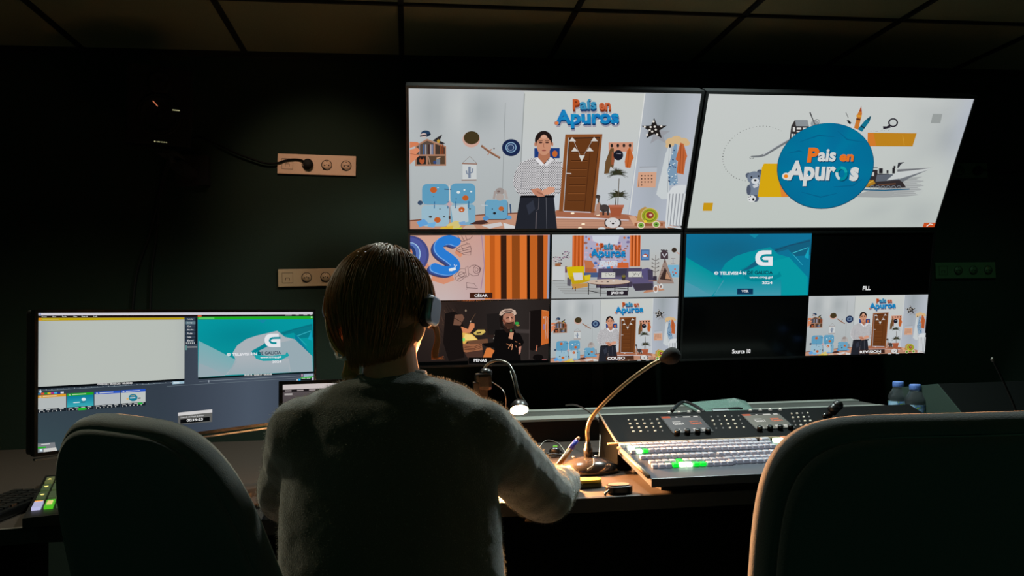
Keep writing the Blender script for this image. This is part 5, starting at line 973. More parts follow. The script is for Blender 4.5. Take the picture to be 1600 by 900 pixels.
# ------------------------------------------------------------------ gooseneck desk lamp
LY = 2.36
t = thing('desk_lamp', 'clip-on gooseneck lamp glowing warm beside the shoulder of the person', 'lamp', tuple(at(752, 612, Y=2.46))[:2]+(DZ,))
g_ = at(752, 612, Y=2.46)
m = MB(); m.box((g_.x, 2.46, (DZ+g_.z+.02)/2), (.035, .035, g_.z+.02-DZ), bev=.004); m.box((g_.x, 2.46, DZ+.008), (.12, .10, .016), bev=.004); m.build('post', M['black'], t, world=True)
m = MB(); cc = at(755, 596, Y=2.44); m.box(cc, (.050, .045, .05), bev=.01); m.ellipsoid(at(759, 583, Y=2.44), (.020, .018, .016)); m.box(at(744, 606, Y=2.43), (.02, .03, .035), bev=.004); m.build('clamp', M['black_satin'], t, world=True)
m = MB(); m.tube(smooth_path([at(757, 594, Y=2.45), at(756, 578, Y=2.46), at(764, 567.5, Y=2.46), at(778, 563.5, Y=2.45), at(793, 568, Y=2.43), at(803, 584, Y=2.41), at(808, 605, Y=2.39), at(812, 617, Y=2.385), at(824, 634, Y=2.38)], 8), .0042, 10); m.build('gooseneck', M['steel'], t, world=True)
m = MB(); m.tube(smooth_path([at(761, 594, Y=2.44), at(772, 599, Y=2.43), at(784, 608, Y=2.43), at(790, 620, Y=2.42), at(790, 640, Y=2.46)], 6), .0018, 6); m.tube(smooth_path([at(797, 580, Y=2.43), at(803, 600, Y=2.40), at(807, 620, Y=2.385), at(815, 634, Y=2.37)], 6), .0018, 6); m.build('wire', M['steel'], t, world=True)
hp = at(811.5, 641, Y=LY); hd = Vector((-.02, -.62, -.78)).normalized()
m = MB(); m.lathe([(.0262, .0), (.0272, .0), (.0275, -.004), (.025, -.018), (.014, -.030), (0, -.032)], 32, M=axis_to(hp, hd), cap=False); m.build('shade', M['black_satin'], t, world=True)
M['bulb'] = mat('lamp_emitter', (255, 220, 160), .4, emit=(255, 255, 255), es=1)
bb = M['bulb'].node_tree.nodes['Principled BSDF']; bb.inputs['Emission Color'].default_value = (1, .43, .15, 1); bb.inputs['Emission Strength'].default_value = 9500
m = MB(); m.lathe([(.0, .0025), (.012, .002), (.0262, -.001), (.0262, -.003), (0, -.003)], 28, M=axis_to(hp, hd)); m.build('bulb', M['bulb'], t, world=True)

# ------------------------------------------------------------------ gooseneck microphone
mb = at(918, 738, Z=DZ)
t = thing('gooseneck_microphone', 'gooseneck desk microphone with domed base in front of the video switcher', 'microphone', (mb.x, mb.y, DZ))
m = MB(); R_ = .080
rings = []
for i in range(9):
    a = i/8*PI/2; k = math.cos(a); z = DZ+.002+.043*math.sin(a)
    rings.append([(mb.x+(.005*(1-k))+R_*k*1.02*math.cos(2*PI*j/40)+(.012*k if math.cos(2*PI*j/40) > 0 else 0)*math.cos(2*PI*j/40), mb.y+R_*.80*k*math.sin(2*PI*j/40), z) for j in range(40)])
m.loft(rings); M['dome'] = mat('mic_base_gloss', (34, 32, 31), .16, spec=.6, coat=.5); m.build('base', M['dome'], t, world=True)
top = at(919, 712, Y=mb.y)
m = MB(); m.lathe([(.013, 0), (.013, .028), (.010, .030), (.009, .042), (.0065, .044), (.0055, .062), (0, .062)], 24, M=Matrix.Translation((top.x, mb.y, DZ+.040))); m.build('collar', M['black_satin'], t, world=True)
P = [(top.x, mb.y, DZ+.09), at(918.5, 685, Y=2.27), at(918, 672, Y=2.27), at(923, 655, Y=2.26), at(940, 634, Y=2.25), at(965, 610, Y=2.24), at(992, 588, Y=2.23), at(1018, 570, Y=2.22), at(1034, 562, Y=2.21)]
M['stem'] = mat('mic_stem', (140, 120, 90), .32, metal=.8); m = MB(); m.tube(smooth_path(P, 8), .0058, 12); m.build('stem', M['stem'], t, world=True)
h0, h1 = at(1034, 562, Y=2.21), at(1060, 552, Y=2.19); dr = (h1-h0).normalized()
m = MB(); m.lathe([(.006, -.004), (.010, .002), (.019, .012), (.0235, .026), (.0235, .038), (.018, .048), (.009, .054), (0, .055)], 28, M=axis_to(h0, dr)); M['foam'] = mat('mic_foam', (11, 10, 9), .95, bump=.6, scale=500); m.build('windscreen', M['foam'], t, world=True)
m = MB()
for u, v in ((897, 714), (932, 713)): m.lathe([(.005, 0), (.005, .004), (0, .005)], 14, M=Matrix.Translation((at(u, v, Y=mb.y+.03).x, mb.y+.035, DZ+.037)))
m.build('button', M['alu'], t, world=True)
m = MB(); m.tube(smooth_path([(mb.x-.015, mb.y-.068, DZ+.022), (mb.x+.004, mb.y-.058, DZ+.031), (mb.x+.012, mb.y-.03, DZ+.044)], 4), .0012, 6); m.build('seam', M['alu'], t, world=True)
# small things on the desk
def flat(u, v, z=DZ): return at(u, v, Z=z)
q0 = flat(942, 713, DZ+.01); t = thing('phone', 'grey flat phone behind the microphone base', 'phone', (q0.x, q0.y, DZ)); MB().box((.0, .03, .005), (.085, .12, .009), bev=.003).build('body', M['alu'], t); MB().box((.0, .03, .0102), (.078, .11, .001)).build('screen', M['screen'], t)
q1 = flat(918, 755, DZ+.01); t = thing('round_tin', 'small yellow and green rounded box on the lit desk edge', 'box', (q1.x, q1.y, DZ))
M['yel'] = mat('yellow_green', (190, 176, 60), .4); M['grn'] = mat('dark_green', (40, 60, 40), .5)
m = MB(); P = rrect(.075, .042, .018, 6); m.prism(P, .001, .013); m.build('base', M['grn'], t, bevel=.002); m = MB(); m.prism([(x*.98, y*.98) for x, y in P], .0132, .022); m.build('lid', M['yel'], t, bevel=.003)
q2 = flat(967, 765, DZ+.008); t = thing('headphone_case', 'black rounded case with pale top lying on the lit desk corner', 'case', (q2.x, q2.y, DZ))
m = MB(); P = rrect(.068, .050, .022, 7); m.prism(P, .001, .020); m.build('shell', M['black_satin'], t, bevel=.004); m = MB(); m.prism([(x*.78, y*.74) for x, y in P], .0202, .0225); m.build('top_inlay', mat('case_inlay', (130, 116, 106), .3), t, bevel=.001); m = MB(); m.tube([(-.030, -.018, .012), (-.040, -.022, .006), (-.043, -.030, .003)], .003, 8); m.build('strap', M['steel'], t)
q3 = flat(861, 706, DZ+.015); t = thing('headset_bundle', 'dark cable headset lying coiled behind the pen', 'headset', (q3.x, q3.y, DZ))
m = MB(); m.tube([(.040*math.cos(a), .030*math.sin(a), .008+.004*math.sin(3*a)) for a in (2*PI*k/40 for k in range(70))], .004, 8); m.build('coil', M['black_satin'], t); m = MB(); m.tube(smooth_path([(-.045, -.01, .004), (-.03, .03, .03), (.0, .05, .045), (.035, .035, .032), (.048, .0, .006)], 6), .0018, 8); m.build('headband', M['steel'], t); m = MB(); m.ellipsoid((.01, -.01, .018), (.018, .014, .014)); m.build('ear_pad', M['black_satin'], t); m = MB(); m.box((.012, -.012, .034), (.014, .006, .003)); m.build('indicator', mat('indicator_green', (90, 180, 70), .4, emit=(90, 190, 70), es=.4), t)
q4 = flat(900, 672, DZ); t = thing('cable', 'thin black cable arching over the desk behind the microphone', 'cable', (q4.x, q4.y, DZ))
m = MB(); m.tube(smooth_path([at(884, 633, Y=2.84), at(900, 633, Y=2.8), at(918, 642, Y=2.72), at(930, 652, Y=2.62), at(938, 666, Y=2.52), (at(945, 700, Y=2.36).x-.01, 2.4, DZ+.004)], 6), .0028, 8); m.build('cord', M['steel'], t, world=True)
# key panel at far left
kp = at(72, 775, Z=DZ+.03); kyaw = math.radians(20)
c = [at(u, v, Z=DZ+.028) for u, v in ((54, 749), (99, 745), (91, 797), (45, 800))]
t = thing('key_panel', 'small lit push-button panel on the desk at far left', 'control panel', tuple(c[3])[:2]+(DZ,))
ux = (c[1]-c[0]); uy = (c[0]-c[3]); ux.z = uy.z = 0; pw = ux.length; ph = uy.length; xv = ux.normalized(); yv = Vector((-xv.y, xv.x, 0)); 
Mk = frame(c[3], xv, yv, Vector((0, 0, 1)))
n4 = 5; pitch = pw/2.8; 
MB().box((pitch*2.4, ph*.5, -.014), (pitch*5.4, ph*1.25, .026), M=Mk, bev=.004).build('housing', M['black'], t, world=True)
kc = {'a': ((120, 128, 70), .5), 'b': ((80, 104, 60), .45), 'w': ((190, 190, 230), .95), 'g': ((80, 190, 30), 1.0), 'n': ((96, 104, 84), .4)}
layout = ['wgnnn', 'bbnnn', 'bbnnn', 'abann']
KM = {k: capmat('panel_key_'+k, (60, 64, 60), v[1], v[0]) for k, v in kc.items()}
M['arrow'] = mat('arrow_legend', (240, 226, 120), .4, emit=(240, 226, 130), es=1.0); M['orange_l'] = mat('orange_legend', (230, 150, 40), .4, emit=(230, 150, 40), es=1)
for r in range(4):
    for c_ in range(5):
        m = MB(); cx, cy = pitch*(c_+.5), ph*(r+.5)/4; m.box((cx, cy, .002), (pitch*.76, ph/4*.74, .008), M=Mk, bev=.002); k_ = m.build('key', KM[layout[r][c_]], t, world=True)
        if c_ == 0 and r > 0: m = MB(); s_ = 1 if r < 3 else -1; m.prism([(cx-pitch*.2, cy+s_*.004), (cx, cy-s_*.006), (cx+pitch*.2, cy+s_*.004)][::s_], .0062, .0068, M=Mk); m.build('legend', M['arrow'], k_, world=True)
        if c_ == 0 and r == 0: m = MB(); m.box((cx, cy+ph*.07, .0066), (pitch*.7, .004, .001), M=Mk); m.build('legend', M['orange_l'], k_, world=True)
        if c_ == 1 and r == 0: m = MB(); m.box((cx, cy, .0066), (pitch*.46, ph*.1, .001), M=Mk); m.build('legend', mat('legend_peach', (190, 170, 110), .4, emit=(190, 170, 110), es=.8), k_, world=True)
b0 = at(-20, 775, Z=DZ+.03); b1 = at(38, 755, Z=DZ+.03)
t = thing('keyboard', 'dark keyboard edge catching light at the far left of the desk', 'keyboard', (b0.x, b0.y, DZ))
dv = (b1-b0).normalized(); nv = Vector((-dv.y, dv.x, 0)); Mq = frame(Vector((b1.x, b1.y, DZ)), dv, nv, Vector((0, 0, 1)))
MB().box((-.22, -.06, .012), (.36, .13, .020), M=Mq, bev=.004).build('body', M['black_satin'], t, world=True)
for r in range(4):
    m = MB()
    for k in range(12): m.box((-.38+k*.028, -.105+r*.028, .024), (.022, .022, .006), M=Mq)
    m.build('key_row', M['black'], t, world=True)

# made-up fittings for the added downlights, out of view
for i_, (sx_, sy_, sp_, sc__, aim_) in enumerate(SPOTS):
    t = thing('added_downlight', ('dim', 'dim', 'dim', 'faint greenish', 'warm tilted')[i_]+' added unseen downlight above the '+('left office chair', 'microphone', 'video switcher', 'far right of the desk', 'wall socket panels')[i_], 'ceiling light', (sx_, sy_, ZC_), group='added downlights')
    MB().lathe([(.055, -.001), (.075, -.001), (.078, -.008), (.075, -.014), (.062, -.014), (.060, -.004)], 32, cap=False).build('trim_ring', M['alu'], t)

# ------------------------------------------------------------------ office chairs
def rot3(yaw, rec, roll=0): return Matrix.Rotation(yaw, 4, 'Z') @ Matrix.Rotation(rec, 4, 'X') @ Matrix.Rotation(roll, 4, 'Y')
def backrest(w_bot, w_top, h, r_top, curve, thick, seg=36, ex=2.6):
    """shell outline in x,z ; facing +y ; returns rings front->back"""
    out = []
    for i in range(seg*2):
        a = 2*PI*i/(seg*2); cx, sz = math.cos(a), math.sin(a)
        x = math.copysign(abs(cx)**(2/ex), cx); z = math.copysign(abs(sz)**(2/ex), sz)
        wz = w_bot+(w_top-w_bot)*(z*.5+.5); out.append((x*wz/2, z*h/2))
    return out
def chair(label, topc, yaw, w_bot, w_top, h, rec=.12, roll=0.0, thick=.088, seat_z=.47, arms=True, ex=2.8, shear=0, slope=0):
    """topc = world point of the middle of the top edge"""
    Rm = rot3(yaw, rec, roll); top = Vector(topc)
    Mb = Matrix.Translation(top) @ Rm
    fwd = Matrix.Rotation(yaw, 4, 'Z') @ Vector((0, 1, 0))
    base = top + (Rm @ Vector((0, 0, -h)))
    sc = Vector((base.x, base.y, 0))+fwd*.24
    o = thing('office_chair', label, 'chair', (sc.x, sc.y, 0), group='office chairs')
    out = [(x-shear*z, z-slope*(x+w_top*.3 if x > -w_top*.3 else 0)*(.5+z/h)) for x, z in backrest(w_bot, w_top, h, 0, 0, thick, ex=ex)]; out = [(x-shear*h*.5, z) for x, z in out]; out = [(x+shear*h, z) for x, z in out]
    def ring(s, y, bul=0): return [(x*s, y+.22*(x*x)/w_bot*1.0-bul, z*(1-(1-s)*w_bot/h)-h/2) for x, z in out]
    m = MB(); prof = [(.60, thick*.48), (.86, thick*.47), (.955, thick*.36), (.992, thick*.16), (1.0, -.004), (.985, -thick*.22), (.955, -thick*.33), (.93, -thick*.36)]
    m.loft([ring(s, y) for s, y in prof], cap=True, M=Mb); m.build('backrest', M['fabric'], o, world=True)
    m = MB(); m.loft([ring(s, y) for s, y in ((.925, -thick*.30), (.92, -thick*.44), (.88, -thick*.52), (.6, -thick*.55), (.3, -thick*.56))], cap=True, M=Mb); m.build('back_shell', M['fabric'], o, world=True)
    m = MB(); Mz = Matrix.Translation((sc.x, sc.y, 0)) @ Matrix.Rotation(yaw, 4, 'Z')
    P = [(x, y) for x, y in rrect(w_bot*1.08, .46, .11, 6)]
    m.loft([[(x*s, y*s, z) for x, y in P] for s, z in ((.9, seat_z-.07), (1, seat_z-.05), (1, seat_z-.015), (.94, seat_z+.005), (.8, seat_z+.01))], M=Mz); m.build('seat', M['fabric'], o, world=True)
    m = MB(); m.tube(smooth_path([Mz @ Vector((0, -.10, seat_z-.08)), Mz @ Vector((0, -.27, seat_z-.06)), base+(Rm @ Vector((0, -.06, .02))), base+(Rm @ Vector((0, -.045, .12)))], 5), .022, 10, flat=.6); m.build('back_support', M['black'], o, world=True)
    m = MB(); m.tube([(sc.x, sc.y, .07), (sc.x, sc.y, seat_z-.06)], [.028, .024], 14); m.build('gas_column', M['black_satin'], o, world=True)
    for k in range(5):
        a = yaw+2*PI*k/5+.3; e = Vector((sc.x+.29*math.cos(a), sc.y+.29*math.sin(a), .075))
        m = MB(); m.tube([(sc.x, sc.y, .095), e], [.024, .015], 8); lg = m.build('leg', M['black'], o, world=True)
        m = MB(); m.lathe([(.027, -.02), (.029, -.016), (.029, .016), (.027, .02)], 18, M=axis_to(Vector((e.x, e.y, .0295)), Vector((-math.sin(a), math.cos(a), 0)))); m.tube([(e.x, e.y, .035), (e.x, e.y, .075)], .006, 8); m.build('caster', M['black_satin'], lg, world=True)
    if arms:
        for s in (-1, 1):
            m = MB(); m.tube(smooth_path([Mz @ Vector((s*w_bot*.45, .02, seat_z-.05)), Mz @ Vector((s*(w_bot*.5+.06), .02, seat_z-.02)), Mz @ Vector((s*(w_bot*.5+.065), .0, seat_z+.17))], 5), .014, 10); ar = m.build('armrest', M['black'], o, world=True)
            m = MB(); m.prism(rrect(.075, .24, .03, 5), seat_z+.17, seat_z+.20, M=Mz @ Matrix.Translation((s*(w_bot*.5+.065), 0, 0))); m.build('arm_pad', M['black_satin'], ar, world=True, bevel=.006)
    return o
tl = at(200, 641, Y=1.24)
chair('dark office chair at left with its back turned in front of the wide desk monitor', tl, math.radians(-12), .318, .262, .50, rec=.16, roll=0, ex=3.4, shear=.20, slope=.14)
trc = at(1495, 646, Y=.95)
chair('large dark office chair at lower right seen from behind in front of the video switcher', trc, math.radians(-5), .56, .49, .56, rec=.10, roll=0.0, ex=5.2)

# ------------------------------------------------------------------ seated person
pr_ = lambda u, v, Y: at(u, v, Y=Y)
hipz = .55
body0 = pr_(612, 880, 1.42)
t = person = thing('person', 'seated person in dark grey sweatshirt seen from behind, wearing a headset and holding a pen', 'person', (body0.x, 1.42, 0))
def ering(c, rx, ry, n=32, ex=2.3, fx=(1, 0, 0), fy=(0, 1, 0)):
    fx, fy = Vector(fx), Vector(fy); o = []
    for j in range(n):
        a = 2*PI*j/n; ca, sa = math.cos(a), math.sin(a)
        o.append(Vector(c)+fx*rx*math.copysign(abs(ca)**(2/ex), ca)+fy*ry*math.copysign(abs(sa)**(2/ex), sa))
    return o
PX = 1256.8
def hw(px, Y): return px*Y/PX
shR, shL = pr_(748, 676, 1.47), pr_(478, 678, 1.47)
elR, elL = pr_(848, 772, 1.70), pr_(447, 772, 1.60)
wrR, wrL = pr_(884, 752, 2.015), pr_(522, 738, 1.95)
tor = [(614, 577, 1.485, 36, .055), (614, 588, 1.482, 50, .066), (613, 597, 1.478, 84, .078), (612, 610, 1.472, 118, .088), (611, 628, 1.466, 144, .100), (611, 655, 1.46, 156, .112), (611, 700, 1.45, 160, .120), (611, 750, 1.44, 166, .122), (612, 800, 1.43, 170, .126), (613, 860, 1.42, 172, .132), (613, 930, 1.42, 176, .138), (613, 985, 1.42, 168, .136)]
def torso(sc=1.0, top=0, bottom=99):
    return [ering(pr_(u, v, Y)+Vector((0, .03 if v > 600 else .012, 0)), hw(w_, Y)*sc, d*sc, ex=2.25) for i, (u, v, Y, w_, d) in enumerate(tor) if top <= i < bottom]
# sweater: one surface, voxel-joined
sw = MB(); sw.loft(torso())
def armchain(mb_, sh, el, wr, rs, re, rw, wob=0):
    A = smooth_path([sh, sh.lerp(el, .5)+Vector((0, 0, .0)), el, el.lerp(wr, .5), wr], 8); n = len(A); R__ = []
    for i in range(n):
        k = i/(n-1); r = rs+(re-rs)*min(k*2, 1) if k < .5 else re+(rw-re)*(k-.5)*2
        if wob and k > .42: r += wob*math.sin(k*52)*(1-abs(k-.7)*1.6)
        elif wob and k < .3: r += wob*.3*math.sin(k*40)
        R__.append(r)
    mb_.tube(A, R__, 20)
sr_ = shR+Vector((-.05, .01, .0)); 
sw.tube([pr_(670, 672, 1.48), shR], [.060, .062], 20); sw.ellipsoid(shR, (.066, .068, .066)); armchain(sw, shR, elR, wrR+Vector((-.01, -.045, .006)), .066, .060, .040, .0028)
sw.tube([pr_(550, 675, 1.48), shL], [.060, .060], 20); sw.ellipsoid(shL, (.068, .070, .066)); armchain(sw, shL, elL, wrL+Vector((0, -.05, .004)), .067, .052, .038, .004)
so = sw.build('sweatshirt', M['sweater'], t, world=True)
rm = so.modifiers.new('r', 'REMESH'); rm.mode = 'VOXEL'; rm.voxel_size = .0065; rm.use_smooth_shade = True
sm_ = so.modifiers.new('s', 'SMOOTH'); sm_.factor = .6; sm_.iterations = 7
tx = bpy.data.textures.new('folds', 'CLOUDS'); tx.noise_scale = .085; dm = so.modifiers.new('d', 'DISPLACE'); dm.texture = tx; dm.strength = .012; dm.mid_level = .5; dm.texture_coords = 'LOCAL'
# short wool fibres standing off the sweatshirt
dg = bpy.context.evaluated_depsgraph_get(); ev = so.evaluated_get(dg); me_ = ev.to_mesh()
fz = MB(); rf = random.Random(5); IM = wmat(t)
areas = [(p.center.copy(), p.normal.copy()) for p in me_.polygons]
for k in range(52000):
    c_, n_ = areas[rf.randrange(len(areas))]
    p0 = c_+Vector((rf.uniform(-1, 1), rf.uniform(-1, 1), rf.uniform(-1, 1)))*.003
    d_ = (n_+Vector((rf.uniform(-1, 1), rf.uniform(-1, 1), rf.uniform(-1, 1)))*.75).normalized(); sd_ = d_.cross(Vector((rf.uniform(-1, 1), rf.uniform(-1, 1), rf.uniform(-1, 1)))).normalized()*.00032
    L_ = rf.uniform(.0022, .0052); fz.add([p0-sd_, p0+sd_, p0+d_*L_], [(0, 1, 2)])
ev.to_mesh_clear()
mw = mat('wool_fibre', (150, 150, 138), .9); nt = mw.node_tree; tl_ = nt.nodes.new('ShaderNodeBsdfTranslucent'); tl_.inputs[0].default_value = rgb((150, 150, 138)); mx_ = nt.nodes.new('ShaderNodeMixShader'); mx_.inputs[0].default_value = .5
nt.links.new(nt.nodes['Principled BSDF'].outputs[0], mx_.inputs[1]); nt.links.new(tl_.outputs[0], mx_.inputs[2]); nt.links.new(mx_.outputs[0], nt.nodes['Material Output'].inputs['Surface'])
fo = fz.build('wool_fuzz', mw, so); fo['kind'] = 'stuff'
# ribbed collar
col = MB(); cc = pr_(612, 583, 1.492)
for i, (dz, r) in enumerate(((0, .062), (.006, .060), (.012, .058), (.018, .0565))):
    P = [(cc.x+1.06*r*math.cos(a), cc.y+.005+r*.98*math.sin(a)+.006*i*.3, cc.z-.022+dz+.012*math.cos(a)*.2-.006*math.sin(a)) for a in (2*PI*k/48 for k in range(49))]
    col.tube(P, .0046, 8)
col.build('collar', M['sweater'], t, world=True)
# body: legs, torso core, arms, neck, head and hands in one surface
bo = MB(); bo.loft(torso(.90, 3))
hc = pr_(598, 492, 1.515); hyaw = math.radians(-24); hpit = math.radians(-14)
MH = Matrix.Translation(hc) @ Matrix.Rotation(hyaw, 4, 'Z') @ Matrix.Rotation(hpit, 4, 'X') @ Matrix.Rotation(math.radians(4), 4, 'Y')
nb_ = pr_(612, 600, 1.485); bo.tube([nb_+Vector((0, .0, -.04)), nb_, pr_(610, 570, 1.49), pr_(606, 530, 1.505), hc], [.066, .056, .050, .050, .052], 20)
hs = 1.0
skull = [(-.100, .020, .028, .030), (-.088, .030, .044, .048), (-.065, .024, .058, .070), (-.040, .014, .067, .084), (-.010, .004, .074, .094), (.025, -.004, .078, .100), (.055, -.006, .074, .096), (.080, -.006, .060, .080), (.097, -.006, .038, .052), (.106, -.006, .012, .016)]
bo.loft([ering(Vector((0, y, z)), rx, ry, 28, 2.1) for z, y, rx, ry in skull], M=MH)
for c_, r_ in (((0, .088, -.020), (.011, .018, .012)), ((0, .086, -.008), (.008, .010, .016)), ((0, .082, -.048), (.024, .012, .007)), ((0, .080, -.058), (.020, .011, .007)), ((0, .066, -.082), (.024, .026, .018)), ((0, .086, .012), (.045, .010, .008)), ((-.035, .072, -.026), (.018, .014, .014)), ((.035, .072, -.026), (.018, .014, .014))): bo.ellipsoid(c_, r_, M=MH)
for s in (-1, 1):
    bo.ellipsoid((s*.079, -.004, -.018), (.009, .021, .031), M=MH); bo.ellipsoid((s*.084, -.006, -.006), (.006, .018, .020), M=MH)
for sh, el, wr in ((shR, elR, wrR), (shL, elL, wrL)): bo.tube([sh.lerp(pr_(612, 660, 1.47), .25), sh, sh.lerp(el, .5), el, el.lerp(wr, .45), wr], [.05, .052, .046, .040, .036, .026], 16)
def hand(mb_, wr, fwdv, side, curl=1.0, up=Vector((0, 0, 1)), s=1.0):
    """side=+1 right hand; fingers curl down"""
    f = Vector(fwdv).normalized(); r = f.cross(up).normalized(); u = r.cross(f)
    P = lambda a, b, c: wr+(f*a+r*b*side+u*c)*s
    mb_.tube([P(-.02, 0, 0), P(.012, 0, .002), P(.05, .002, .006), P(.085, .004, .002)], [.026*s, .030*s, .038*s, .034*s], 16, flat=.48, up=u)
    tips = []
    for i, (b, L, a0) in enumerate(((-.028, .078, .084), (-.009, .086, .090), (.011, .080, .086), (.029, .064, .076))):
        c1 = .55*curl+.08*i; p0 = P(a0-.02, b, .002); p = P(a0, b, .003); q = [p0, p]; an = c1; d_ = p
        for k, fr_ in enumerate((.44, .32, .24)):
            d_ = d_+(f*math.cos(an)+(-u)*math.sin(an)-r*side*b*.0)*L*fr_*s; q.append(d_.copy()); an += .75*curl
        mb_.tube(q, [.0095*s, .0098*s, .009*s, .0082*s, .007*s], 10); tips.append(d_)
    q = [P(.018, -.020, -.004), P(.040, -.044, -.010), P(.066, -.052, -.022), P(.088, -.044, -.034)]
    mb_.tube(q, [.013*s, .0115*s, .010*s, .008*s], 10); return tips, q[-1]
fR = Vector((-.10, .98, -.10)); upR = Vector((.45, 0, .9)).normalized()
tipsR, thR = hand(bo, wrR, fR, 1, 1.15, up=upR, s=.95)
tipsL, thL = hand(bo, wrL, Vector((.15, 1, -.08)), -1, .55)
kR, kL = Vector((body0.x+.17, 2.0, .53)), Vector((body0.x-.15, 1.98, .53)); hip = Vector((body0.x, 1.46, .53))
for s, k in ((1, kR), (-1, kL)):
    hp_ = hip+Vector((s*.09, 0, 0)); ft = k+Vector((0, .02, 0)); ft.z = .10
    bo.tube([hp_, hp_.lerp(k, .5), k, k.lerp(ft, .35), k.lerp(ft, .7), ft], [.075, .068, .052, .050, .040, .034], 16); bo.tube([ft+Vector((0, -.04, -.03)), ft+Vector((0, .08, -.05)), ft+Vector((0, .17, -.065))], [.034, .034, .022], 12)
bd = bo.build('body', M['skin'], t, world=True)
rm = bd.modifiers.new('r', 'REMESH'); rm.mode = 'VOXEL'; rm.voxel_size = .0042; rm.use_smooth_shade = True; s_ = bd.modifiers.new('s', 'SMOOTH'); s_.factor = .5; s_.iterations = 3
# trousers and shoes
tr = MB(); tr.loft([ering(Vector((body0.x, 1.45, z)), rx, ry, 28, 2.2) for z, rx, ry in ((.46, .15, .10), (.50, .185, .145), (.56, .195, .155), (.64, .19, .148))])
for s, k in ((1, kR), (-1, kL)):
    hp_ = hip+Vector((s*.095, 0, 0)); ft = k+Vector((0, .02, 0)); ft.z = .12; tr.tube([hp_, hp_.lerp(k, .5), k, k.lerp(ft, .35), k.lerp(ft, .75), ft], [.095, .088, .070, .066, .06, .058], 20)
to = tr.build('trousers', M['jeans'], t, world=True); rm = to.modifiers.new('r', 'REMESH'); rm.mode = 'VOXEL'; rm.voxel_size = .01; rm.use_smooth_shade = True
for s, k in ((1, kR), (-1, kL)):
    m = MB(); f0 = Vector((k.x, k.y+.02, 0)); m.loft([[(f0.x+x*sx, f0.y+.04+y, z) for x, y in rrect(.095, .28, .045, 6)] for z, sx in ((.002, 1), (.03, 1.02), (.05, .95), (.085, .7))]); m.build('shoe', M['shoe'], t, world=True)
# eyes
for s in (-1, 1):
    m = MB(); m.ellipsoid((s*.032, .080, .0), (.012, .010, .009), M=MH); m.build('eye', mat('eye_white', (220, 220, 216), .2), t, world=True)
    m = MB(); m.tube([(s*.016, .093, .018), (s*.034, .092, .022), (s*.052, .082, .016)], [.002, .0035, .002], 8, M=MH); m.build('eyebrow', M['hair'], t, world=True)
m = MB(); m.ellipsoid((0, .0905, -.053), (.022, .006, .0075), M=MH); m.build('lips', mat('lips', (170, 92, 84), .4), t, world=True)
# hair
rnd2 = random.Random(11)
hairm = MB(); MHi = MH.inverted()
capr = [(-.035, -.03, .074, .076), (-.012, -.028, .085, .092), (.025, -.018, .090, .103), (.060, -.010, .085, .104), (.088, -.008, .068, .086), (.106, -.008, .042, .056), (.116, -.008, .012, .018)]
hairm.loft([ering(Vector((0, y, z)), rx, ry, 32, 2.1) for z, y, rx, ry in capr], M=MH)
def strand(pts, r0, col=hairm, n=4):
    A = smooth_path(pts, 4); k = len(A)-1; col.tube(A, [r0*(1 if i < k*.7 else max(.15, 1-(i-k*.7)/(k*.3))) for i in range(k+1)], n)
tie = pr_(548, 556, 1.475)
for i in range(2300):
    # root on upper skull, flows over the surface down to the nape / the tie at the left
    th = rnd2.random()*2*PI; u0 = .05+.95*rnd2.random(); 
    part = Vector((.010, .015, .112)); az = th
    pts = []; K = 6; lift = 1.0+rnd2.random()*.07; endlat = -.60+rnd2.random()*.35
    back = -math.cos(az)  # az=0 front
    if abs(math.atan2(math.sin(az), math.cos(az))) < .85: continue
    if .85 <= az < 2.25: endlat = -.10-rnd2.random()*.2*(az-.6)
    elif 4.0 < az: endlat = .05-rnd2.random()*.35
    else: endlat = -.62-rnd2.random()*.5
    lat0 = 1.35-rnd2.random()*.9
    for k in range(K+1):
        f = k/K; la = lat0+(endlat-lat0)*f*u0
        aa = az+.10*math.sin(f*3+i)*f; sx, sy, sz = .0925*lift, .108*lift, .116*lift
        p = Vector((math.sin(aa)*sx*math.cos(la), math.cos(aa)*sy*math.cos(la)-.012, .006+sz*math.sin(la)))
        if la < -.1: p.x *= 1+.1*(la+.1); p.y *= 1+.25*(la+.1)
        pts.append(MH @ p)
    strand(pts, .0011+rnd2.random()*.0008)
# side lock falling at the left and gathered with a tie
lockm = MB()
for i in range(420):
    a = rnd2.random(); b = rnd2.random(); e = rnd2.random()
    s0 = pr_(528+rnd2.random()*22, 446+20*b, 1.46+.07*a); s1 = pr_(511+22*a*b, 485+10*b, 1.47+.08*a); s2 = pr_(513+24*a*b, 515+10*b, 1.47+.08*a); s3 = pr_(524+20*a, 540+6*b, 1.465+.04*a)
    s4 = pr_(538+22*a, 556+3*b, 1.475+.012*a); s5 = pr_(533+28*e, 584+12*b, 1.475+.015*e)
    strand([s0, s1, s2, s3, s4, s5], .0009+.0005*rnd2.random(), col=lockm)
for i in range(150):
    a = rnd2.random(); b = rnd2.random()
    strand([pr_(655+8*a, 490+10*b, 1.53+.03*a), pr_(676+7*a, 505+8*b, 1.545+.03*a), pr_(680+7*a, 528+6*b, 1.55+.03*a), pr_(675+9*a, 548+10*b, 1.545+.03*a), pr_(674+22*b*b, 562-6*b*a, 1.545+.03*a)], .0008+.0003*rnd2.random())
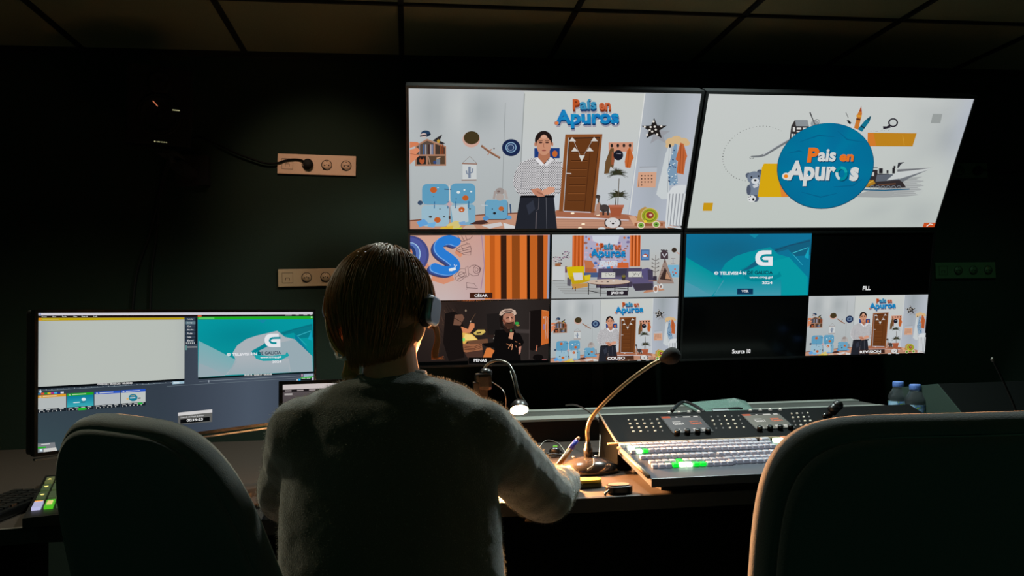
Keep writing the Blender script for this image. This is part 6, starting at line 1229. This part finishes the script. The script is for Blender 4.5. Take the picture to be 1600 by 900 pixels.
for i in range(1100):   # loose nape wisps
    a = rnd2.random(); g0 = rnd2.random(); strand([pr_(530+122*a, 462+20*g0, 1.425+.12*(a-.5)**2), pr_(533+114*a, 505, 1.418+.12*(a-.5)**2), pr_(538+104*a, 535, 1.422+.10*(a-.5)**2), pr_(544+(84-22*g0)*a+rnd2.random()*8, 560+rnd2.random()*20*(1.05-a), 1.434+.08*(a-.5)**2)], .0011+.0004*g0)
for i in range(50):
    a = rnd2.random(); strand([pr_(585+30*a, 422, 1.50), pr_(570+60*a+8*rnd2.random(), 413-5*rnd2.random(), 1.5), pr_(560+95*a, 418+14*abs(a-.4), 1.5)], .0005)
ho = hairm.build('hair', M['hair'], t, world=True); lo2 = lockm.build('hair_lock', M['lock'], ho, world=True); lo2['label'] = 'side lock coloured as if lit golden, gathered with a pale tie'
m = MB(); m.tube([(tie.x+.017*math.cos(a), tie.y+.016*math.sin(a), tie.z+.004*math.cos(a)) for a in (2*PI*k/24 for k in range(25))], .003, 8); m.build('hair_tie', mat('hair_tie', (200, 190, 180), .6), t, world=True)

# headset worn by the person
t = thing('headset', 'headset with silver ear cups worn on the head of the seated person', 'headset', tuple(hc))
m = MB(); P = []
for k in range(25):
    a = -PI*.02+PI*1.04*k/24; P.append(MH @ Vector((.100*math.cos(a), -.006+.012*math.sin(a), -.008+.133*math.sin(a)*.97)))
m.tube(P, .0055, 8, flat=.5); m.build('headband', M['black_satin'], t, world=True)
for s in (-1, 1):
    Mc = MH @ Matrix.Translation((s*.086, -.010, .010)) @ Matrix.Rotation(s*PI/2, 4, 'Y')
    m = MB(); m.lathe([(.028, 0), (.031, .003), (.031, .010), (.026, .012)], 28, M=Mc); m.build('ear_cushion', M['matte'], t, world=True)
    m = MB(); m.prism(rrect(.052, .050, .016, 5), .012, .024, M=Mc); m.build('ear_cup', mat('cup_silver', (200, 212, 230), .3, metal=.7), t, world=True, bevel=.004)
m = MB(); m.tube(smooth_path([MH @ Vector((-.108, .01, -.02)), pr_(517, 536, 1.50), pr_(524, 549, 1.50), pr_(527, 560, 1.49)], 5), .0022, 8); m.tube(smooth_path([pr_(524, 553, 1.475), pr_(530, 560, 1.465), pr_(545, 562, 1.462), pr_(562, 559, 1.462)], 5), .0018, 8); m.build('boom', mat('boom_white', (220, 226, 230), .4), t, world=True)

# pen in the right hand
t = thing('marker_pen', 'brown marker pen with blue cap held upright in the right hand', 'pen', tuple(pr_(876, 722, 2.09)))
a0 = pr_(868, 733, 2.075); a1 = pr_(905, 683, 2.10); dv = a1-a0
m = MB(); m.tube([a0-dv*.25, a0+dv*.62], .0066, 14); m.build('barrel', mat('pen_barrel', (140, 96, 46), .4), t, world=True)
m = MB(); m.tube([a0+dv*.62, a0+dv*.65, a0+dv*.90], [.0066, .0072, .0062], 14); m.build('cap', mat('pen_cap', (44, 58, 170), .35), t, world=True)
m = MB(); m.tube([a0+dv*.90, a0+dv*1.0], [.0056, .003], 12); m.build('tip', mat('pen_tip', (200, 150, 120), .4), t, world=True)

# stool under the person
t = thing('rolling_stool', 'dark padded stool hidden beneath the seated person', 'stool', (body0.x, 1.45, 0))
m = MB(); m.lathe([(.19, .38), (.21, .40), (.21, .43), (.19, .452), (0, .452)], 36, M=Matrix.Translation((body0.x, 1.45, 0))); m.build('seat', M['fabric'], t, world=True)
m = MB(); m.tube([(body0.x, 1.45, .06), (body0.x, 1.45, .385)], [.03, .025], 14); m.build('column', M['steel'], t, world=True)
for k in range(5):
    a = 2*PI*k/5+.2; e = Vector((body0.x+.26*math.cos(a), 1.45+.26*math.sin(a), .06)); m = MB(); m.tube([(body0.x, 1.45, .08), e], [.022, .014], 8); lg = m.build('leg', M['black'], t, world=True)
    m = MB(); m.lathe([(.024, -.015), (.026, -.01), (.026, .01), (.024, .015)], 16, M=axis_to(Vector((e.x, e.y, .0265)), Vector((-math.sin(a), math.cos(a), 0)))); m.tube([(e.x, e.y, .03), (e.x, e.y, .06)], .006, 8); m.build('caster', M['black_satin'], lg, world=True)
